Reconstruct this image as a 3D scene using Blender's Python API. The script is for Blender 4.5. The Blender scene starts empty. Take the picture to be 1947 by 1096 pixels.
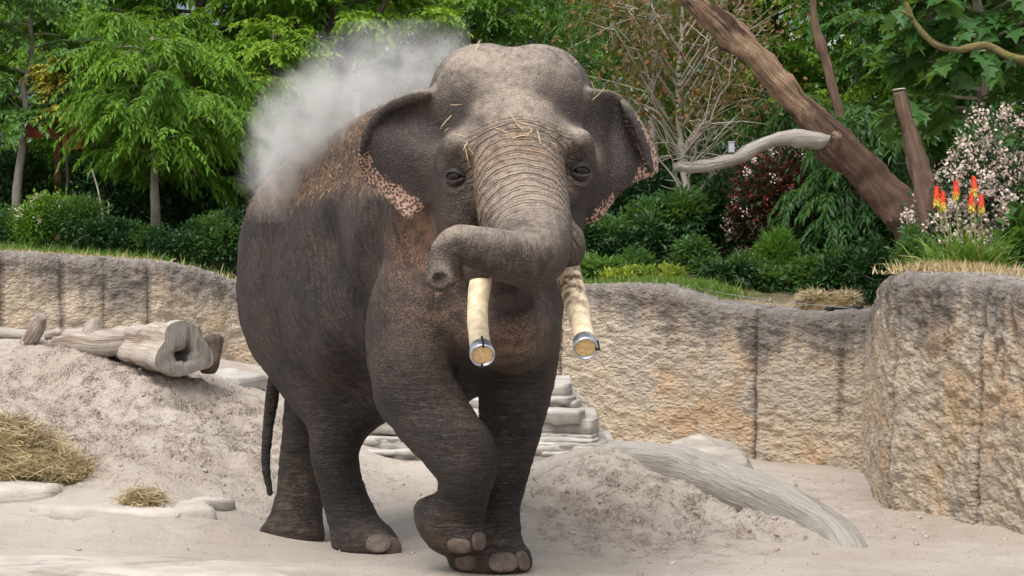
import bpy, math
import numpy as np
from mathutils import Vector, Matrix

# ------------------------------------------------------------------ camera, sky, sun, exposure
scene = bpy.context.scene
F_PX, CX, HOR, CAM_Z = 4667.0, 973.5, 520.0, 1.69
cam_data = bpy.data.cameras.new('camera')
cam = bpy.data.objects.new('camera', cam_data)
scene.collection.objects.link(cam)
cam.location = (0, 0, CAM_Z)
cam.rotation_euler = (math.radians(90), 0, 0)
cam_data.sensor_width = 36.0
cam_data.lens = 36.0 * F_PX / 1947.0
cam_data.shift_y = -28.0 / 1947.0
cam_data.clip_end = 2000.0
scene.camera = cam

SUN_EL, SUN_AZ = math.radians(62), math.radians(202)      # azimuth clockwise from +Y (north)
world = bpy.data.worlds.new('World')
scene.world = world
world.use_nodes = True
wn = world.node_tree
bg = wn.nodes['Background']
sky = wn.nodes.new('ShaderNodeTexSky')
sky.sky_type = 'NISHITA'
sky.sun_disc = False
sky.sun_elevation = SUN_EL
sky.sun_rotation = SUN_AZ
sky.air_density = 1.0
sky.dust_density = 4.0
hsv = wn.nodes.new('ShaderNodeHueSaturation')
hsv.inputs['Saturation'].default_value = 0.32
wn.links.new(sky.outputs[0], hsv.inputs['Color'])
wn.links.new(hsv.outputs[0], bg.inputs['Color'])
bg.inputs['Strength'].default_value = 0.15

sun_data = bpy.data.lights.new('sun', 'SUN')
sun_data.energy = 1.2
sun_data.angle = math.radians(40)
sun_data.color = (1.0, 0.96, 0.90)
sun = bpy.data.objects.new('sun', sun_data)
scene.collection.objects.link(sun)
sd = Vector((math.sin(SUN_AZ) * math.cos(SUN_EL), math.cos(SUN_AZ) * math.cos(SUN_EL), math.sin(SUN_EL)))
sun.rotation_euler = sd.to_track_quat('Z', 'Y').to_euler()

vs = scene.view_settings
vs.view_transform = 'Standard'
vs.look = 'None'
vs.exposure = 0.82
vs.gamma = 1.0
vs.use_curve_mapping = False
scene.cycles.use_denoising = True
scene.cycles.max_bounces = 6
scene.cycles.transparent_max_bounces = 6
scene.cycles.volume_bounces = 1
scene.cycles.volume_step_rate = 2.0
scene.render.film_transparent = False

# ------------------------------------------------------------------ helpers
COL = scene.collection
rng = np.random.default_rng(7)

def P(px, py, d):
    "surveyed point: bearing and height read against the photograph, d metres from the lens"
    return np.array([(px - CX) / F_PX * d, d, CAM_Z - (py - HOR) / F_PX * d])

def tag(o, label=None, cat=None, group=None, kind=None):
    if label: o['label'] = label
    if cat: o['category'] = cat
    if group: o['group'] = group
    if kind: o['kind'] = kind
    return o

def empty(name, loc=(0, 0, 0), label=None, cat=None, group=None):
    o = bpy.data.objects.new(name, None)
    o.empty_display_size = 0.1
    o.location = loc
    COL.objects.link(o)
    return tag(o, label, cat, group)

def mesh_np(name, verts, faces, mat=None, parent=None, smooth=True, attrs=None, local=True):
    """verts (N,3); faces: (M,3)/(M,4) array or list of such arrays; world coordinates, made local to the parent's origin"""
    verts = np.asarray(verts, dtype=np.float64)
    if parent is not None and local:
        verts = verts - np.array(parent.matrix_basis.translation)
    if not isinstance(faces, (list, tuple)):
        faces = [faces]
    faces = [np.asarray(f, dtype=np.int32) for f in faces if len(f)]
    me = bpy.data.meshes.new(name)
    me.vertices.add(len(verts))
    me.vertices.foreach_set('co', verts.astype(np.float32).ravel())
    nl = sum(f.size for f in faces)
    npoly = sum(len(f) for f in faces)
    me.loops.add(nl)
    me.polygons.add(npoly)
    me.loops.foreach_set('vertex_index', np.concatenate([f.ravel() for f in faces]))
    tot = np.concatenate([np.full(len(f), f.shape[1], np.int32) for f in faces])
    start = np.concatenate([[0], np.cumsum(tot)[:-1]]).astype(np.int32)
    me.polygons.foreach_set('loop_start', start)
    me.polygons.foreach_set('use_smooth', np.full(npoly, bool(smooth)))
    me.update(calc_edges=True)
    if attrs:
        for k, v in attrs.items():
            v = np.asarray(v, dtype=np.float32)
            a = me.attributes.new(k, 'FLOAT' if v.ndim == 1 else 'FLOAT_VECTOR', 'POINT')
            a.data.foreach_set('value' if v.ndim == 1 else 'vector', v.ravel())
    o = bpy.data.objects.new(name, me)
    COL.objects.link(o)
    if mat: me.materials.append(mat)
    if parent is not None: o.parent = parent
    return o

# ---- noise
def _hash(i, j, k, seed):
    n = (i.astype(np.int64) * 374761393 + j.astype(np.int64) * 668265263 + k.astype(np.int64) * 2147483647 + seed * 974634541) & 0xffffffff
    n = ((n ^ (n >> 13)) * 1274126177) & 0xffffffff
    n = ((n ^ (n >> 15)) * 2246822519) & 0xffffffff
    return ((n ^ (n >> 16)) & 0xffff).astype(np.float32) / 32767.5 - 1.0

def vnoise(p, scale=1.0, seed=0):
    q = np.asarray(p, dtype=np.float64) * scale
    i = np.floor(q).astype(np.int64)
    f = (q - i).astype(np.float32)
    u = f * f * f * (f * (f * 6 - 15) + 10)
    r = 0
    for a in (0, 1):
        for b in (0, 1):
            for c in (0, 1):
                w = (u[:, 0] if a else 1 - u[:, 0]) * (u[:, 1] if b else 1 - u[:, 1]) * (u[:, 2] if c else 1 - u[:, 2])
                r = r + w * _hash(i[:, 0] + a, i[:, 1] + b, i[:, 2] + c, seed)
    return r

def fbm(p, scale=1.0, octaves=4, seed=0, gain=0.5, ridged=False):
    r, amp = 0, 1.0
    for o in range(octaves):
        n = vnoise(p, scale, seed + o * 17)
        if ridged: n = 1 - 2 * np.abs(n)
        r = r + amp * n
        amp *= gain
        scale *= 2.03
    return r

def smooth01(x, a, b):
    t = np.clip((x - a) / (b - a), 0, 1)
    return t * t * (3 - 2 * t)

def catmull(pts, n=8):
    pts = np.asarray(pts, dtype=float)
    q = np.vstack([2 * pts[0] - pts[1], pts, 2 * pts[-1] - pts[-2]])
    out = []
    for i in range(1, len(q) - 2):
        p0, p1, p2, p3 = q[i - 1], q[i], q[i + 1], q[i + 2]
        for t in np.linspace(0, 1, n, endpoint=False):
            out.append(0.5 * ((2 * p1) + (-p0 + p2) * t + (2 * p0 - 5 * p1 + 4 * p2 - p3) * t * t + (-p0 + 3 * p1 - 3 * p2 + p3) * t ** 3))
    out.append(q[-2])
    return np.array(out)

def tube(path, radii, ns=8, cap=True, rough=0.0, rscale=6.0, seed=0):
    "swept tube along path (K,3) -> verts, [quads, tris]; parallel-transport frame"
    path = np.asarray(path, float)
    radii = np.asarray(radii, float)
    K = len(path)
    t = np.gradient(path, axis=0)
    t /= np.linalg.norm(t, axis=1)[:, None] + 1e-9
    ref = np.array([0, 0, 1.0]) if abs(t[0][2]) < 0.9 else np.array([1.0, 0, 0])
    u = np.cross(ref, t[0]); u /= np.linalg.norm(u)
    U = [u]
    for i in range(1, K):
        u = U[-1] - t[i] * np.dot(U[-1], t[i])
        u /= np.linalg.norm(u) + 1e-9
        U.append(u)
    U = np.array(U)
    V = np.cross(t, U)
    ang = np.linspace(0, 2 * math.pi, ns, endpoint=False)
    ring = U[:, None, :] * np.cos(ang)[None, :, None] + V[:, None, :] * np.sin(ang)[None, :, None]
    verts = path[:, None, :] + ring * radii[:, None, None]
    if rough > 0:
        q = verts.reshape(-1, 3)
        nz = fbm(q, rscale, 3, seed).reshape(K, ns)
        verts = verts + ring * (nz * rough * radii[:, None])[:, :, None]
    verts = verts.reshape(-1, 3)
    i = np.arange(K - 1)[:, None] * ns
    j = np.arange(ns)[None, :]
    jn = (j + 1) % ns
    quads = np.stack([(i + j), (i + jn), (i + ns + jn), (i + ns + j)], -1).reshape(-1, 4)
    faces = [quads]
    if cap:
        verts = np.vstack([verts, path[0], path[-1]])
        a, b = K * ns, K * ns + 1
        jj = np.arange(ns); jjn = (jj + 1) % ns
        faces.append(np.vstack([np.stack([np.full(ns, a), jjn, jj], -1),
                                np.stack([np.full(ns, b), (K - 1) * ns + jj, (K - 1) * ns + jjn], -1)]))
    return verts, faces

def merge(parts):
    "join (verts, [faces...]) tuples into one"
    vs_, fs_, off = [], {}, 0
    for v, fl in parts:
        for f in (fl if isinstance(fl, (list, tuple)) else [fl]):
            if len(f): fs_.setdefault(f.shape[1], []).append(f + off)
        vs_.append(v); off += len(v)
    return np.vstack(vs_), [np.vstack(f) for f in fs_.values()]

# ---- materials
class N:
    "tiny node-tree writer"
    def __init__(self, name):
        self.m = bpy.data.materials.new(name)
        self.m.use_nodes = True
        self.t = self.m.node_tree
        self.b = self.t.nodes['Principled BSDF']
        self.out = self.t.nodes['Material Output']
        self.b.inputs['Roughness'].default_value = 0.85
        self.b.inputs['Specular IOR Level'].default_value = 0.25
    def set(self, sock, v):
        if v is None: return
        if isinstance(v, bpy.types.NodeSocket): self.t.links.new(v, sock)
        elif isinstance(v, (tuple, list)) and len(v) == 3 and sock.type == 'RGBA': sock.default_value = (*v, 1)
        else: sock.default_value = v
    def node(self, typ, **kw):
        n = self.t.nodes.new(typ)
        for k, v in kw.items(): setattr(n, k, v)
        return n
    def attr(self, name, out='Fac'):
        n = self.node('ShaderNodeAttribute', attribute_name=name)
        return n.outputs[out]
    def pos(self): return self.node('ShaderNodeNewGeometry').outputs['Position']
    def obj(self): return self.node('ShaderNodeTexCoord').outputs['Object']
    def objrand(self): return self.node('ShaderNodeObjectInfo').outputs['Random']
    def mapping(self, vec, scale=(1, 1, 1), rot=(0, 0, 0)):
        n = self.node('ShaderNodeMapping')
        self.set(n.inputs['Vector'], vec)
        n.inputs['Scale'].default_value = scale
        n.inputs['Rotation'].default_value = rot
        return n.outputs[0]
    def noise(self, vec, scale=5, detail=4, rough=0.55, dist=0.0, out='Fac'):
        n = self.node('ShaderNodeTexNoise')
        self.set(n.inputs['Vector'], vec)
        n.inputs['Scale'].default_value = scale
        n.inputs['Detail'].default_value = detail
        n.inputs['Roughness'].default_value = rough
        n.inputs['Distortion'].default_value = dist
        return n.outputs[out]
    def voro(self, vec, scale=5, feature='F1', rand=1.0, out='Distance'):
        n = self.node('ShaderNodeTexVoronoi', feature=feature)
        self.set(n.inputs['Vector'], vec)
        n.inputs['Scale'].default_value = scale
        n.inputs['Randomness'].default_value = rand
        return n.outputs[out]
    def math(self, op, a, b=None, c=None, clamp=False):
        n = self.node('ShaderNodeMath', operation=op, use_clamp=clamp)
        self.set(n.inputs[0], a)
        if b is not None: self.set(n.inputs[1], b)
        if c is not None: self.set(n.inputs[2], c)
        return n.outputs[0]
    def ramp(self, fac, lo, hi):
        n = self.node('ShaderNodeMapRange', interpolation_type='SMOOTHSTEP')
        self.set(n.inputs['Value'], fac)
        n.inputs['From Min'].default_value = lo
        n.inputs['From Max'].default_value = hi
        return n.outputs[0]
    def mix(self, fac, a, b, mode='MIX'):
        n = self.node('ShaderNodeMix', data_type='RGBA', blend_type=mode)
        self.set(n.inputs[0], fac); self.set(n.inputs[6], a); self.set(n.inputs[7], b)
        return n.outputs[2]
    def sep(self, vec):
        n = self.node('ShaderNodeSeparateXYZ'); self.set(n.inputs[0], vec); return n.outputs
    def comb(self, x=0, y=0, z=0):
        n = self.node('ShaderNodeCombineXYZ')
        for i, v in enumerate((x, y, z)): self.set(n.inputs[i], v)
        return n.outputs[0]
    def bump(self, h, strength=0.5, dist=0.01, normal=None):
        n = self.node('ShaderNodeBump')
        n.inputs['Strength'].default_value = strength
        n.inputs['Distance'].default_value = dist
        self.set(n.inputs['Height'], h)
        if normal is not None: self.set(n.inputs['Normal'], normal)
        return n.outputs[0]
    def done(self, color=None, rough=None, normal=None, metallic=None):
        self.set(self.b.inputs['Base Color'], color)
        self.set(self.b.inputs['Roughness'], rough)
        self.set(self.b.inputs['Metallic'], metallic)
        self.set(self.b.inputs['Normal'], normal)
        return self.m

MATS = {}
def two_tone(name, a, b, scale=8, bump=0.4, bdist=0.01, bscale=40, rough=0.85, stretch=(1, 1, 1), lo=0.35, hi=0.65):
    if name in MATS: return MATS[name]
    m = N(name)
    v = m.mapping(m.obj(), stretch)
    n1 = m.noise(v, scale, 5, 0.6)
    c = m.mix(m.ramp(n1, lo, hi), a, b)
    h = m.noise(v, bscale, 5, 0.65)
    MATS[name] = m.done(c, rough, m.bump(h, bump, bdist))
    return MATS[name]
# ------------------------------------------------------------------ elephant (one continuous surface from a signed distance field)
class Field:
    def __init__(self, lo, hi, h):
        self.lo = np.array(lo, float); self.h = h
        self.n = np.ceil((np.array(hi) - self.lo) / h).astype(int) + 1
        self.D = np.full(self.n, 1.0, np.float32)
        self.ax = [self.lo[i] + h * np.arange(self.n[i]) for i in range(3)]
    def box(self, lo, hi):
        a = np.clip(np.floor((np.asarray(lo) - self.lo) / self.h).astype(int), 0, self.n - 1)
        b = np.clip(np.ceil((np.asarray(hi) - self.lo) / self.h).astype(int) + 1, 1, self.n)
        s = tuple(slice(a[i], b[i]) for i in range(3))
        X = self.ax[0][s[0]].astype(np.float32)[:, None, None]
        Y = self.ax[1][s[1]].astype(np.float32)[None, :, None]
        Z = self.ax[2][s[2]].astype(np.float32)[None, None, :]
        return s, X, Y, Z
    def blend(self, s, d, k, sub=False):
        D = self.D[s]
        if sub: D = -D
        if k > 1e-6:
            hh = np.maximum(k - np.abs(D - d), 0) / k
            r = np.minimum(D, d) - hh * hh * k * 0.25
        else:
            r = np.minimum(D, d)
        self.D[s] = -r if sub else r
    def chain(self, pts, radii, k=0.05, n=6, sub=False):
        "smooth tapered limb through pts (world) with radii"
        q = catmull(np.column_stack([np.asarray(pts), np.asarray(radii)]), n)
        p, r = q[:, :3], q[:, 3]
        m = k + 3 * self.h
        rm = r.max() + m
        lo, hi = p.min(0) - rm, p.max(0) + rm
        s, X, Y, Z = self.box(lo, hi)
        d = np.full(self.D[s].shape, 1.0, np.float32)
        off = [sl.start for sl in s]
        for i in range(len(p) - 1):
            a, b = p[i], p[i + 1]
            rr = max(r[i], r[i + 1]) + m
            s2, x, y, z = self.box(np.minimum(a, b) - rr, np.maximum(a, b) + rr)
            ls = tuple(slice(s2[j].start - off[j], s2[j].stop - off[j]) for j in range(3))
            ab = b - a
            L2 = float(ab @ ab) + 1e-9
            px, py, pz = x - a[0], y - a[1], z - a[2]
            t = np.clip((px * ab[0] + py * ab[1] + pz * ab[2]) / L2, 0, 1)
            dd = np.sqrt((px - t * ab[0]) ** 2 + (py - t * ab[1]) ** 2 + (pz - t * ab[2]) ** 2) - (r[i] + t * (r[i + 1] - r[i]))
            d[ls] = np.minimum(d[ls], dd)
        self.blend(s, d, k, sub)
        return q
    def ell(self, c, rad, k=0.05, R=None, sub=False):
        c = np.asarray(c, float); rad = np.asarray(rad, float)
        m = (rad.max() if R is not None else rad) + k + 2 * self.h
        s, X, Y, Z = self.box(c - m, c + m)
        x, y, z = X - c[0], Y - c[1], Z - c[2]
        if R is not None:
            R = np.asarray(R)          # rows: local axes
            x, y, z = (R[0, 0] * x + R[0, 1] * y + R[0, 2] * z, R[1, 0] * x + R[1, 1] * y + R[1, 2] * z, R[2, 0] * x + R[2, 1] * y + R[2, 2] * z)
        k0 = np.sqrt((x / rad[0]) ** 2 + (y / rad[1]) ** 2 + (z / rad[2]) ** 2)
        k1 = np.sqrt((x / rad[0] ** 2) ** 2 + (y / rad[1] ** 2) ** 2 + (z / rad[2] ** 2) ** 2) + 1e-6
        d = k0 * (k0 - 1) / k1
        self.blend(s, d.astype(np.float32), k, sub)
    def sheet(self, pts, radii, k=0.04):
        "thin skin flap through a cloud of points"
        pts = np.asarray(pts)
        r = np.broadcast_to(radii, len(pts))
        m = r.max() + k + 2 * self.h
        s, X, Y, Z = self.box(pts.min(0) - m, pts.max(0) + m)
        d = np.full(self.D[s].shape, 1.0, np.float32)
        off = [sl.start for sl in s]
        for p, rr in zip(pts, r):
            s2, x, y, z = self.box(p - m, p + m)
            ls = tuple(slice(s2[j].start - off[j], s2[j].stop - off[j]) for j in range(3))
            dd = np.sqrt((x - p[0]) ** 2 + (y - p[1]) ** 2 + (z - p[2]) ** 2) - rr
            d[ls] = np.minimum(d[ls], dd)
        self.blend(s, d, k)
    def loft(self, org, axis, tab, k=0.08, pw=2.3):
        "torso: superelliptic sections (s, top, bottom, half width, bottom sag) along a level axis"
        tab = np.array(tab, float)
        side = np.array([axis[1], -axis[0]])
        s0, s1 = tab[0, 0], tab[-1, 0]
        wm = tab[:, 3].max() + 0.2
        cs = [np.array(org) + np.array(axis) * ss + side * w for ss in (s0 - .1, s1 + .1) for w in (-wm, wm)]
        lo = np.min(cs, 0); hi = np.max(cs, 0)
        sl, X, Y, Z = self.box((lo[0], lo[1], tab[:, 2].min() - .2), (hi[0], hi[1], tab[:, 1].max() + .2))
        dx, dy = X - org[0], Y - org[1]
        S = (dx * axis[0] + dy * axis[1])[:, :, 0]
        W = (dx * side[0] + dy * side[1])[:, :, 0]
        fine = np.linspace(s0, s1, 400)
        def cr(col):
            c = catmull(tab[:, [0, col]], 12)
            return np.interp(fine, c[:, 0], c[:, 1])
        it = lambda a: np.interp(S, fine, a).astype(np.float32)
        top, bot, hw = it(cr(1)), it(cr(2)), it(cr(3))
        mid = bot + (top - bot) * 0.47
        hw = np.maximum(hw, 0.03)
        zz = Z - mid[:, :, None]
        hh = np.where(zz > 0, (top - mid)[:, :, None], (mid - bot)[:, :, None])
        q = (np.abs(W / hw)[:, :, None] ** pw + np.abs(zz / np.maximum(hh, .03)) ** pw) ** (1 / pw)
        d = (q - 1) * np.minimum(hw[:, :, None], hh) * 0.9
        over = np.maximum(np.maximum(s0 - S, S - s1), 0)[:, :, None]
        d = np.where(over > 0, np.sqrt(np.maximum(d, 0) ** 2 + over ** 2), d)
        self.blend(sl, d.astype(np.float32), k)
    def cut_below(self, lo, hi, z):
        s, X, Y, Z = self.box(lo, hi)
        self.D[s] = np.maximum(self.D[s], z - Z)
    def hit(self, px, py, d0=11.9, d1=16.9):
        "first skin point met by the bearing (px, py)"
        d = np.arange(d0, d1, 0.006)
        p = np.stack([(px - CX) / F_PX * d, d, CAM_Z - (py - HOR) / F_PX * d], -1)
        v = self.sample(p)
        i = np.argmax(v < 0)
        return p[i]
    def sample(self, p):
        g = (p - self.lo) / self.h
        i = np.clip(np.floor(g).astype(int), 0, self.n - 2)
        f = np.clip(g - i, 0, 1)
        r = 0
        for a in (0, 1):
            for b in (0, 1):
                for c in (0, 1):
                    w = (f[:, 0] if a else 1 - f[:, 0]) * (f[:, 1] if b else 1 - f[:, 1]) * (f[:, 2] if c else 1 - f[:, 2])
                    r = r + w * self.D[i[:, 0] + a, i[:, 1] + b, i[:, 2] + c]
        return r
    def grad(self, p, e=0.02):
        g = np.stack([self.sample(p + np.eye(3)[i] * e) - self.sample(p - np.eye(3)[i] * e) for i in range(3)], -1)
        return g / (np.linalg.norm(g, axis=1)[:, None] + 1e-9)
    def mesh(self):
        D = self.D
        D[0], D[-1], D[:, 0], D[:, -1], D[:, :, 0], D[:, :, -1] = (1,) * 6
        ins = D < 0
        cnt = np.zeros(tuple(self.n - 1), np.uint8)
        sh = [(a, b, c) for a in (0, 1) for b in (0, 1) for c in (0, 1)]
        for a, b, c in sh:
            cnt += ins[a:self.n[0] - 1 + a, b:self.n[1] - 1 + b, c:self.n[2] - 1 + c]
        act = np.argwhere((cnt > 0) & (cnt < 8))
        idx = np.full(tuple(self.n - 1), -1, np.int32)
        idx[act[:, 0], act[:, 1], act[:, 2]] = np.arange(len(act))
        val = {o: D[act[:, 0] + o[0], act[:, 1] + o[1], act[:, 2] + o[2]] for o in sh}
        acc = np.zeros((len(act), 3)); num = np.zeros(len(act))
        for ax in range(3):
            for o in sh:
                if o[ax]: continue
                o2 = list(o); o2[ax] = 1; o2 = tuple(o2)
                a, b = val[o], val[o2]
                cr = (a < 0) != (b < 0)
                t = np.where(cr, a / np.where(cr, a - b, 1), 0)
                p = np.tile(np.array(o, float), (len(act), 1)); p[:, ax] = t
                acc += p * cr[:, None]; num += cr
        V = self.lo + self.h * (act + acc / num[:, None])
        quads = []
        for ax in range(3):
            u, w = (ax + 1) % 3, (ax + 2) % 3
            a = [slice(None)] * 3; b = [slice(None)] * 3
            a[ax] = slice(0, -1); b[ax] = slice(1, None)
            e = np.argwhere(ins[tuple(a)] != ins[tuple(b)])
            e = e[(e[:, u] > 0) & (e[:, w] > 0) & (e[:, u] < self.n[u] - 1) & (e[:, w] < self.n[w] - 1)]
            flip = ins[e[:, 0], e[:, 1], e[:, 2]]
            def at(du, dw):
                q = e.copy(); q[:, u] += du; q[:, w] += dw
                return idx[q[:, 0], q[:, 1], q[:, 2]]
            Q = np.stack([at(-1, -1), at(0, -1), at(0, 0), at(-1, 0)], -1)
            Q[~flip] = Q[~flip][:, ::-1]
            quads.append(Q)
        Q = np.vstack(quads)
        return V, Q[(Q >= 0).all(1)]

def pxr(r, d): return r * d / F_PX            # a radius read in photo pixels, in metres

def poly_points(poly, step=3.2):
    poly = np.array(poly, float)
    x0, y0 = poly.min(0); x1, y1 = poly.max(0)
    gx, gy = np.meshgrid(np.arange(x0, x1, step), np.arange(y0, y1, step))
    p = np.stack([gx.ravel(), gy.ravel()], -1)
    ins = np.zeros(len(p), bool)
    dist = np.full(len(p), 1e9)
    for i in range(len(poly)):
        a, b = poly[i], poly[(i + 1) % len(poly)]
        c = ((a[1] > p[:, 1]) != (b[1] > p[:, 1]))
        xi = (b[0] - a[0]) * (p[:, 1] - a[1]) / (b[1] - a[1] + 1e-12) + a[0]
        ins ^= c & (p[:, 0] < xi)
    return p[ins]

def seg_dist(p, line):
    line = np.array(line, float)
    d = np.full(len(p), 1e9)
    for a, b in zip(line[:-1], line[1:]):
        ab = b - a
        t = np.clip(((p - a) @ ab) / (ab @ ab), 0, 1)
        d = np.minimum(d, np.linalg.norm(p - a - t[:, None] * ab, axis=1))
    return d

VOX = 0.015
f = Field((-2.05, 12.02, -0.2), (0.98, 16.95, 3.06), VOX)

# torso: rump at s = -0.6, chest at s = 2.3; elephant walks along AX
HIP = np.array([-1.215, 16.0]); ANG = math.radians(29)
AX = np.array([math.sin(ANG), -math.cos(ANG)])
f.loft(HIP, AX, [(-0.62, 1.95, 1.35, 0.10), (-0.54, 2.10, 1.12, 0.30), (-0.36, 2.23, 0.98, 0.45), (-0.1, 2.36, 0.92, 0.56),
                 (0.3, 2.43, 0.86, 0.60), (0.8, 2.47, 0.80, 0.60), (1.3, 2.52, 0.82, 0.57), (1.75, 2.56, 0.93, 0.50),
                 (2.05, 2.58, 1.08, 0.46), (2.3, 2.45, 1.25, 0.34), (2.5, 2.2, 1.45, 0.18)], k=0.02)
# hip bone, shoulder blade
f.ell(P(560, 455, 15.75), (0.26, 0.3, 0.30), k=0.25)
f.ell(P(775, 455, 14.35), (0.28, 0.35, 0.5), k=0.25)
# spine ridge
f.chain([P(520, 415, 16.3), P(600, 362, 15.9), P(690, 302, 15.3), P(790, 258, 14.7), P(880, 230, 14.2)], [0.14, 0.2, 0.22, 0.22, 0.2], k=0.22)

def leg(rows, k, n=6):
    return f.chain([P(x, y, d) for x, y, d, r in rows], [pxr(r, d) for x, y, d, r in rows], k=k, n=n)

# right hind leg (striding forward)
rh = leg([(585, 560, 15.75, 118), (612, 690, 15.55, 92), (640, 790, 15.32, 61), (637, 870, 15.35, 46), (655, 945, 15.42, 43), (676, 1005, 15.40, 50), (690, 1035, 15.34, 54)], 0.16)
# left hind leg (trailing)
lh = leg([(690, 560, 16.3, 115), (640, 690, 16.35, 90), (598, 795, 16.35, 60), (578, 870, 16.35, 46), (570, 945, 16.3, 46), (560, 1000, 16.25, 52), (554, 1028, 16.2, 57)], 0.14)
# left fore leg (bearing weight)
lf = leg([(985, 480, 14.3, 95), (985, 600, 14.25, 84), (983, 700, 14.2, 77), (972, 800, 14.15, 62), (958, 880, 14.12, 53), (944, 960, 14.1, 47), (935, 1030, 14.06, 58), (932, 1062, 14.02, 68)], 0.10)
# right fore leg (lifted, knee bent)
rf = leg([(795, 470, 14.2, 100), (785, 590, 14.05, 88), (780, 690, 13.95, 80), (812, 775, 13.85, 76), (858, 840, 13.68, 67), (886, 890, 13.6, 54), (880, 945, 13.7, 50), (868, 978, 13.82, 54), (858, 1000, 13.88, 58)], 0.08)
f.ell(P(762, 762, 14.03), (0.135, 0.17, 0.15), k=0.10)                 # elbow
f.ell(P(886, 868, 13.56), (0.155, 0.15, 0.2), k=0.10)                  # wrist joint
Rr = Matrix.Rotation(math.radians(-32), 3, 'Y')
f.ell(P(849, 994, 13.88), (0.205, 0.22, 0.13), k=0.06, R=np.array(Rr))  # lifted foot pad
f.ell(P(886, 1024, 13.70), (0.115, 0.11, 0.085), k=0.06)               # toes of the lifted foot
# planted feet
f.ell(P(934, 1066, 13.98), (0.235, 0.23, 0.10), k=0.08)
f.ell(P(697, 1036, 15.28), (0.20, 0.23, 0.12), k=0.08)
f.ell(P(728, 1042, 15.10), (0.11, 0.10, 0.085), k=0.06)
f.ell(P(553, 1018, 16.2), (0.20, 0.22, 0.10), k=0.08)
f.cut_below((-2, 13.4, -1), (0.5, 14.6, 0.25), -0.002)
Z_RH, Z_LH = -0.035, -0.085
f.cut_below((-1.25, 14.85, -1), (-0.6, 15.75, 0.2), Z_RH)
f.cut_below((-1.8, 15.8, -1), (-1.1, 16.7, 0.2), Z_LH)
# brisket between the fore legs, belly fold, flank skin
f.ell(P(890, 622, 14.2), (0.2, 0.3, 0.28), k=0.10)
f.ell(P(680, 760, 15.35), (0.16, 0.26, 0.16), k=0.14)
# furrow behind the shoulder and hollow in front of the thigh
def furrow(pts, r, lift, k):
    c = []
    for x, y in pts:
        p = f.hit(x, y); n = f.grad(p[None], 0.05)[0]
        c.append(p + n * lift)
    f.chain(c, [r] * len(c), k=k, sub=True)
furrow([(694, 500), (682, 590), (680, 680), (686, 760)], 0.13, 0.07, 0.13)
furrow([(610, 470), (640, 570), (664, 660), (680, 740)], 0.15, 0.10, 0.20)
furrow([(740, 300), (725, 380), (708, 460)], 0.12, 0.11, 0.14)
# tail
tail_q = f.chain([P(545, 600, 16.45), P(527, 690, 16.5), P(516, 770, 16.5), P(507, 840, 16.48), P(506, 890, 16.46), P(513, 938, 16.44)], [0.07, 0.05, 0.044, 0.036, 0.03, 0.024], k=0.05)

# neck and throat
f.chain([P(860, 420, 14.5), P(915, 380, 14.1), P(960, 340, 13.75)], [0.50, 0.46, 0.40], k=0.2)
f.ell(P(935, 560, 13.95), (0.40, 0.45, 0.40), k=0.14)
f.ell(P(975, 625, 13.72), (0.27, 0.30, 0.20), k=0.10)                  # chin
# skull: twin domes, forehead, brows, cheeks
f.ell(P(912, 188, 13.75), (0.285, 0.40, 0.305), k=0.05)
f.ell(P(1030, 190, 13.75), (0.285, 0.40, 0.305), k=0.05)
f.ell(P(972, 250, 13.62), (0.42, 0.36, 0.44), k=0.12)
f.chain([P(976, 190, 13.52), P(982, 262, 13.42), P(986, 330, 13.32)], [0.215, 0.245, 0.26], k=0.12)
f.chain([P(905, 232, 13.30), P(875, 262, 13.27), P(858, 292, 13.36)], [0.07, 0.085, 0.06], k=0.10)
f.chain([P(1058, 228, 13.30), P(1090, 256, 13.27), P(1106, 288, 13.36)], [0.07, 0.085, 0.06], k=0.10)
f.ell(P(880, 410, 13.62), (0.15, 0.34, 0.36), k=0.12)
f.ell(P(1068, 400, 13.62), (0.13, 0.34, 0.34), k=0.12)
# sides of the face round the eyes
f.ell(P(878, 335, 13.52), (0.135, 0.26, 0.22), k=0.10)
f.ell(P(1088, 326, 13.52), (0.125, 0.26, 0.22), k=0.10)
# temple hollows
f.ell(P(866, 212, 13.18), (0.085, 0.13, 0.115), k=0.12, sub=True)
f.ell(P(1092, 206, 13.18), (0.085, 0.13, 0.115), k=0.12, sub=True)
f.ell(P(983, 196, 12.98), (0.16, 0.12, 0.05), k=0.14, sub=True)        # dip above the trunk root
# trunk: comes forward off the face, turns aside and curls at the tip
trunk_q = f.chain([P(985, 275, 13.36), P(989, 340, 13.16), P(996, 405, 12.92), (P(1008, 455, 12.70)), P(1016, 487, 12.52), P(990, 492, 12.38), P(945, 482, 12.30), P(905, 471, 12.28), P(870, 464, 12.28), P(848, 482, 12.28), P(841, 512, 12.26), P(838, 532, 12.22)],
                  [0.245, 0.25, 0.242, 0.215, 0.165, 0.142, 0.124, 0.108, 0.093, 0.082, 0.074, 0.068], k=0.07, n=8)
f.ell(P(838, 537, 12.20), (0.082, 0.075, 0.04), k=0.02)
f.ell(P(836, 531, 12.13), (0.044, 0.075, 0.036), k=0.015, sub=True)      # nostrils
f.ell(P(1078, 470, 12.98), (0.10, 0.16, 0.13), k=0.07)                # lip over the tusk root
f.ell(P(912, 505, 12.98), (0.09, 0.14, 0.12), k=0.07)
f.chain([P(975, 640, 13.75), P(972, 620, 13.42), P(970, 612, 13.2)], [0.21, 0.185, 0.12], k=0.08)      # lower jaw
f.ell(P(970, 560, 13.12), (0.165, 0.42, 0.095), k=0.05, sub=True)      # open mouth under the trunk
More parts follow.
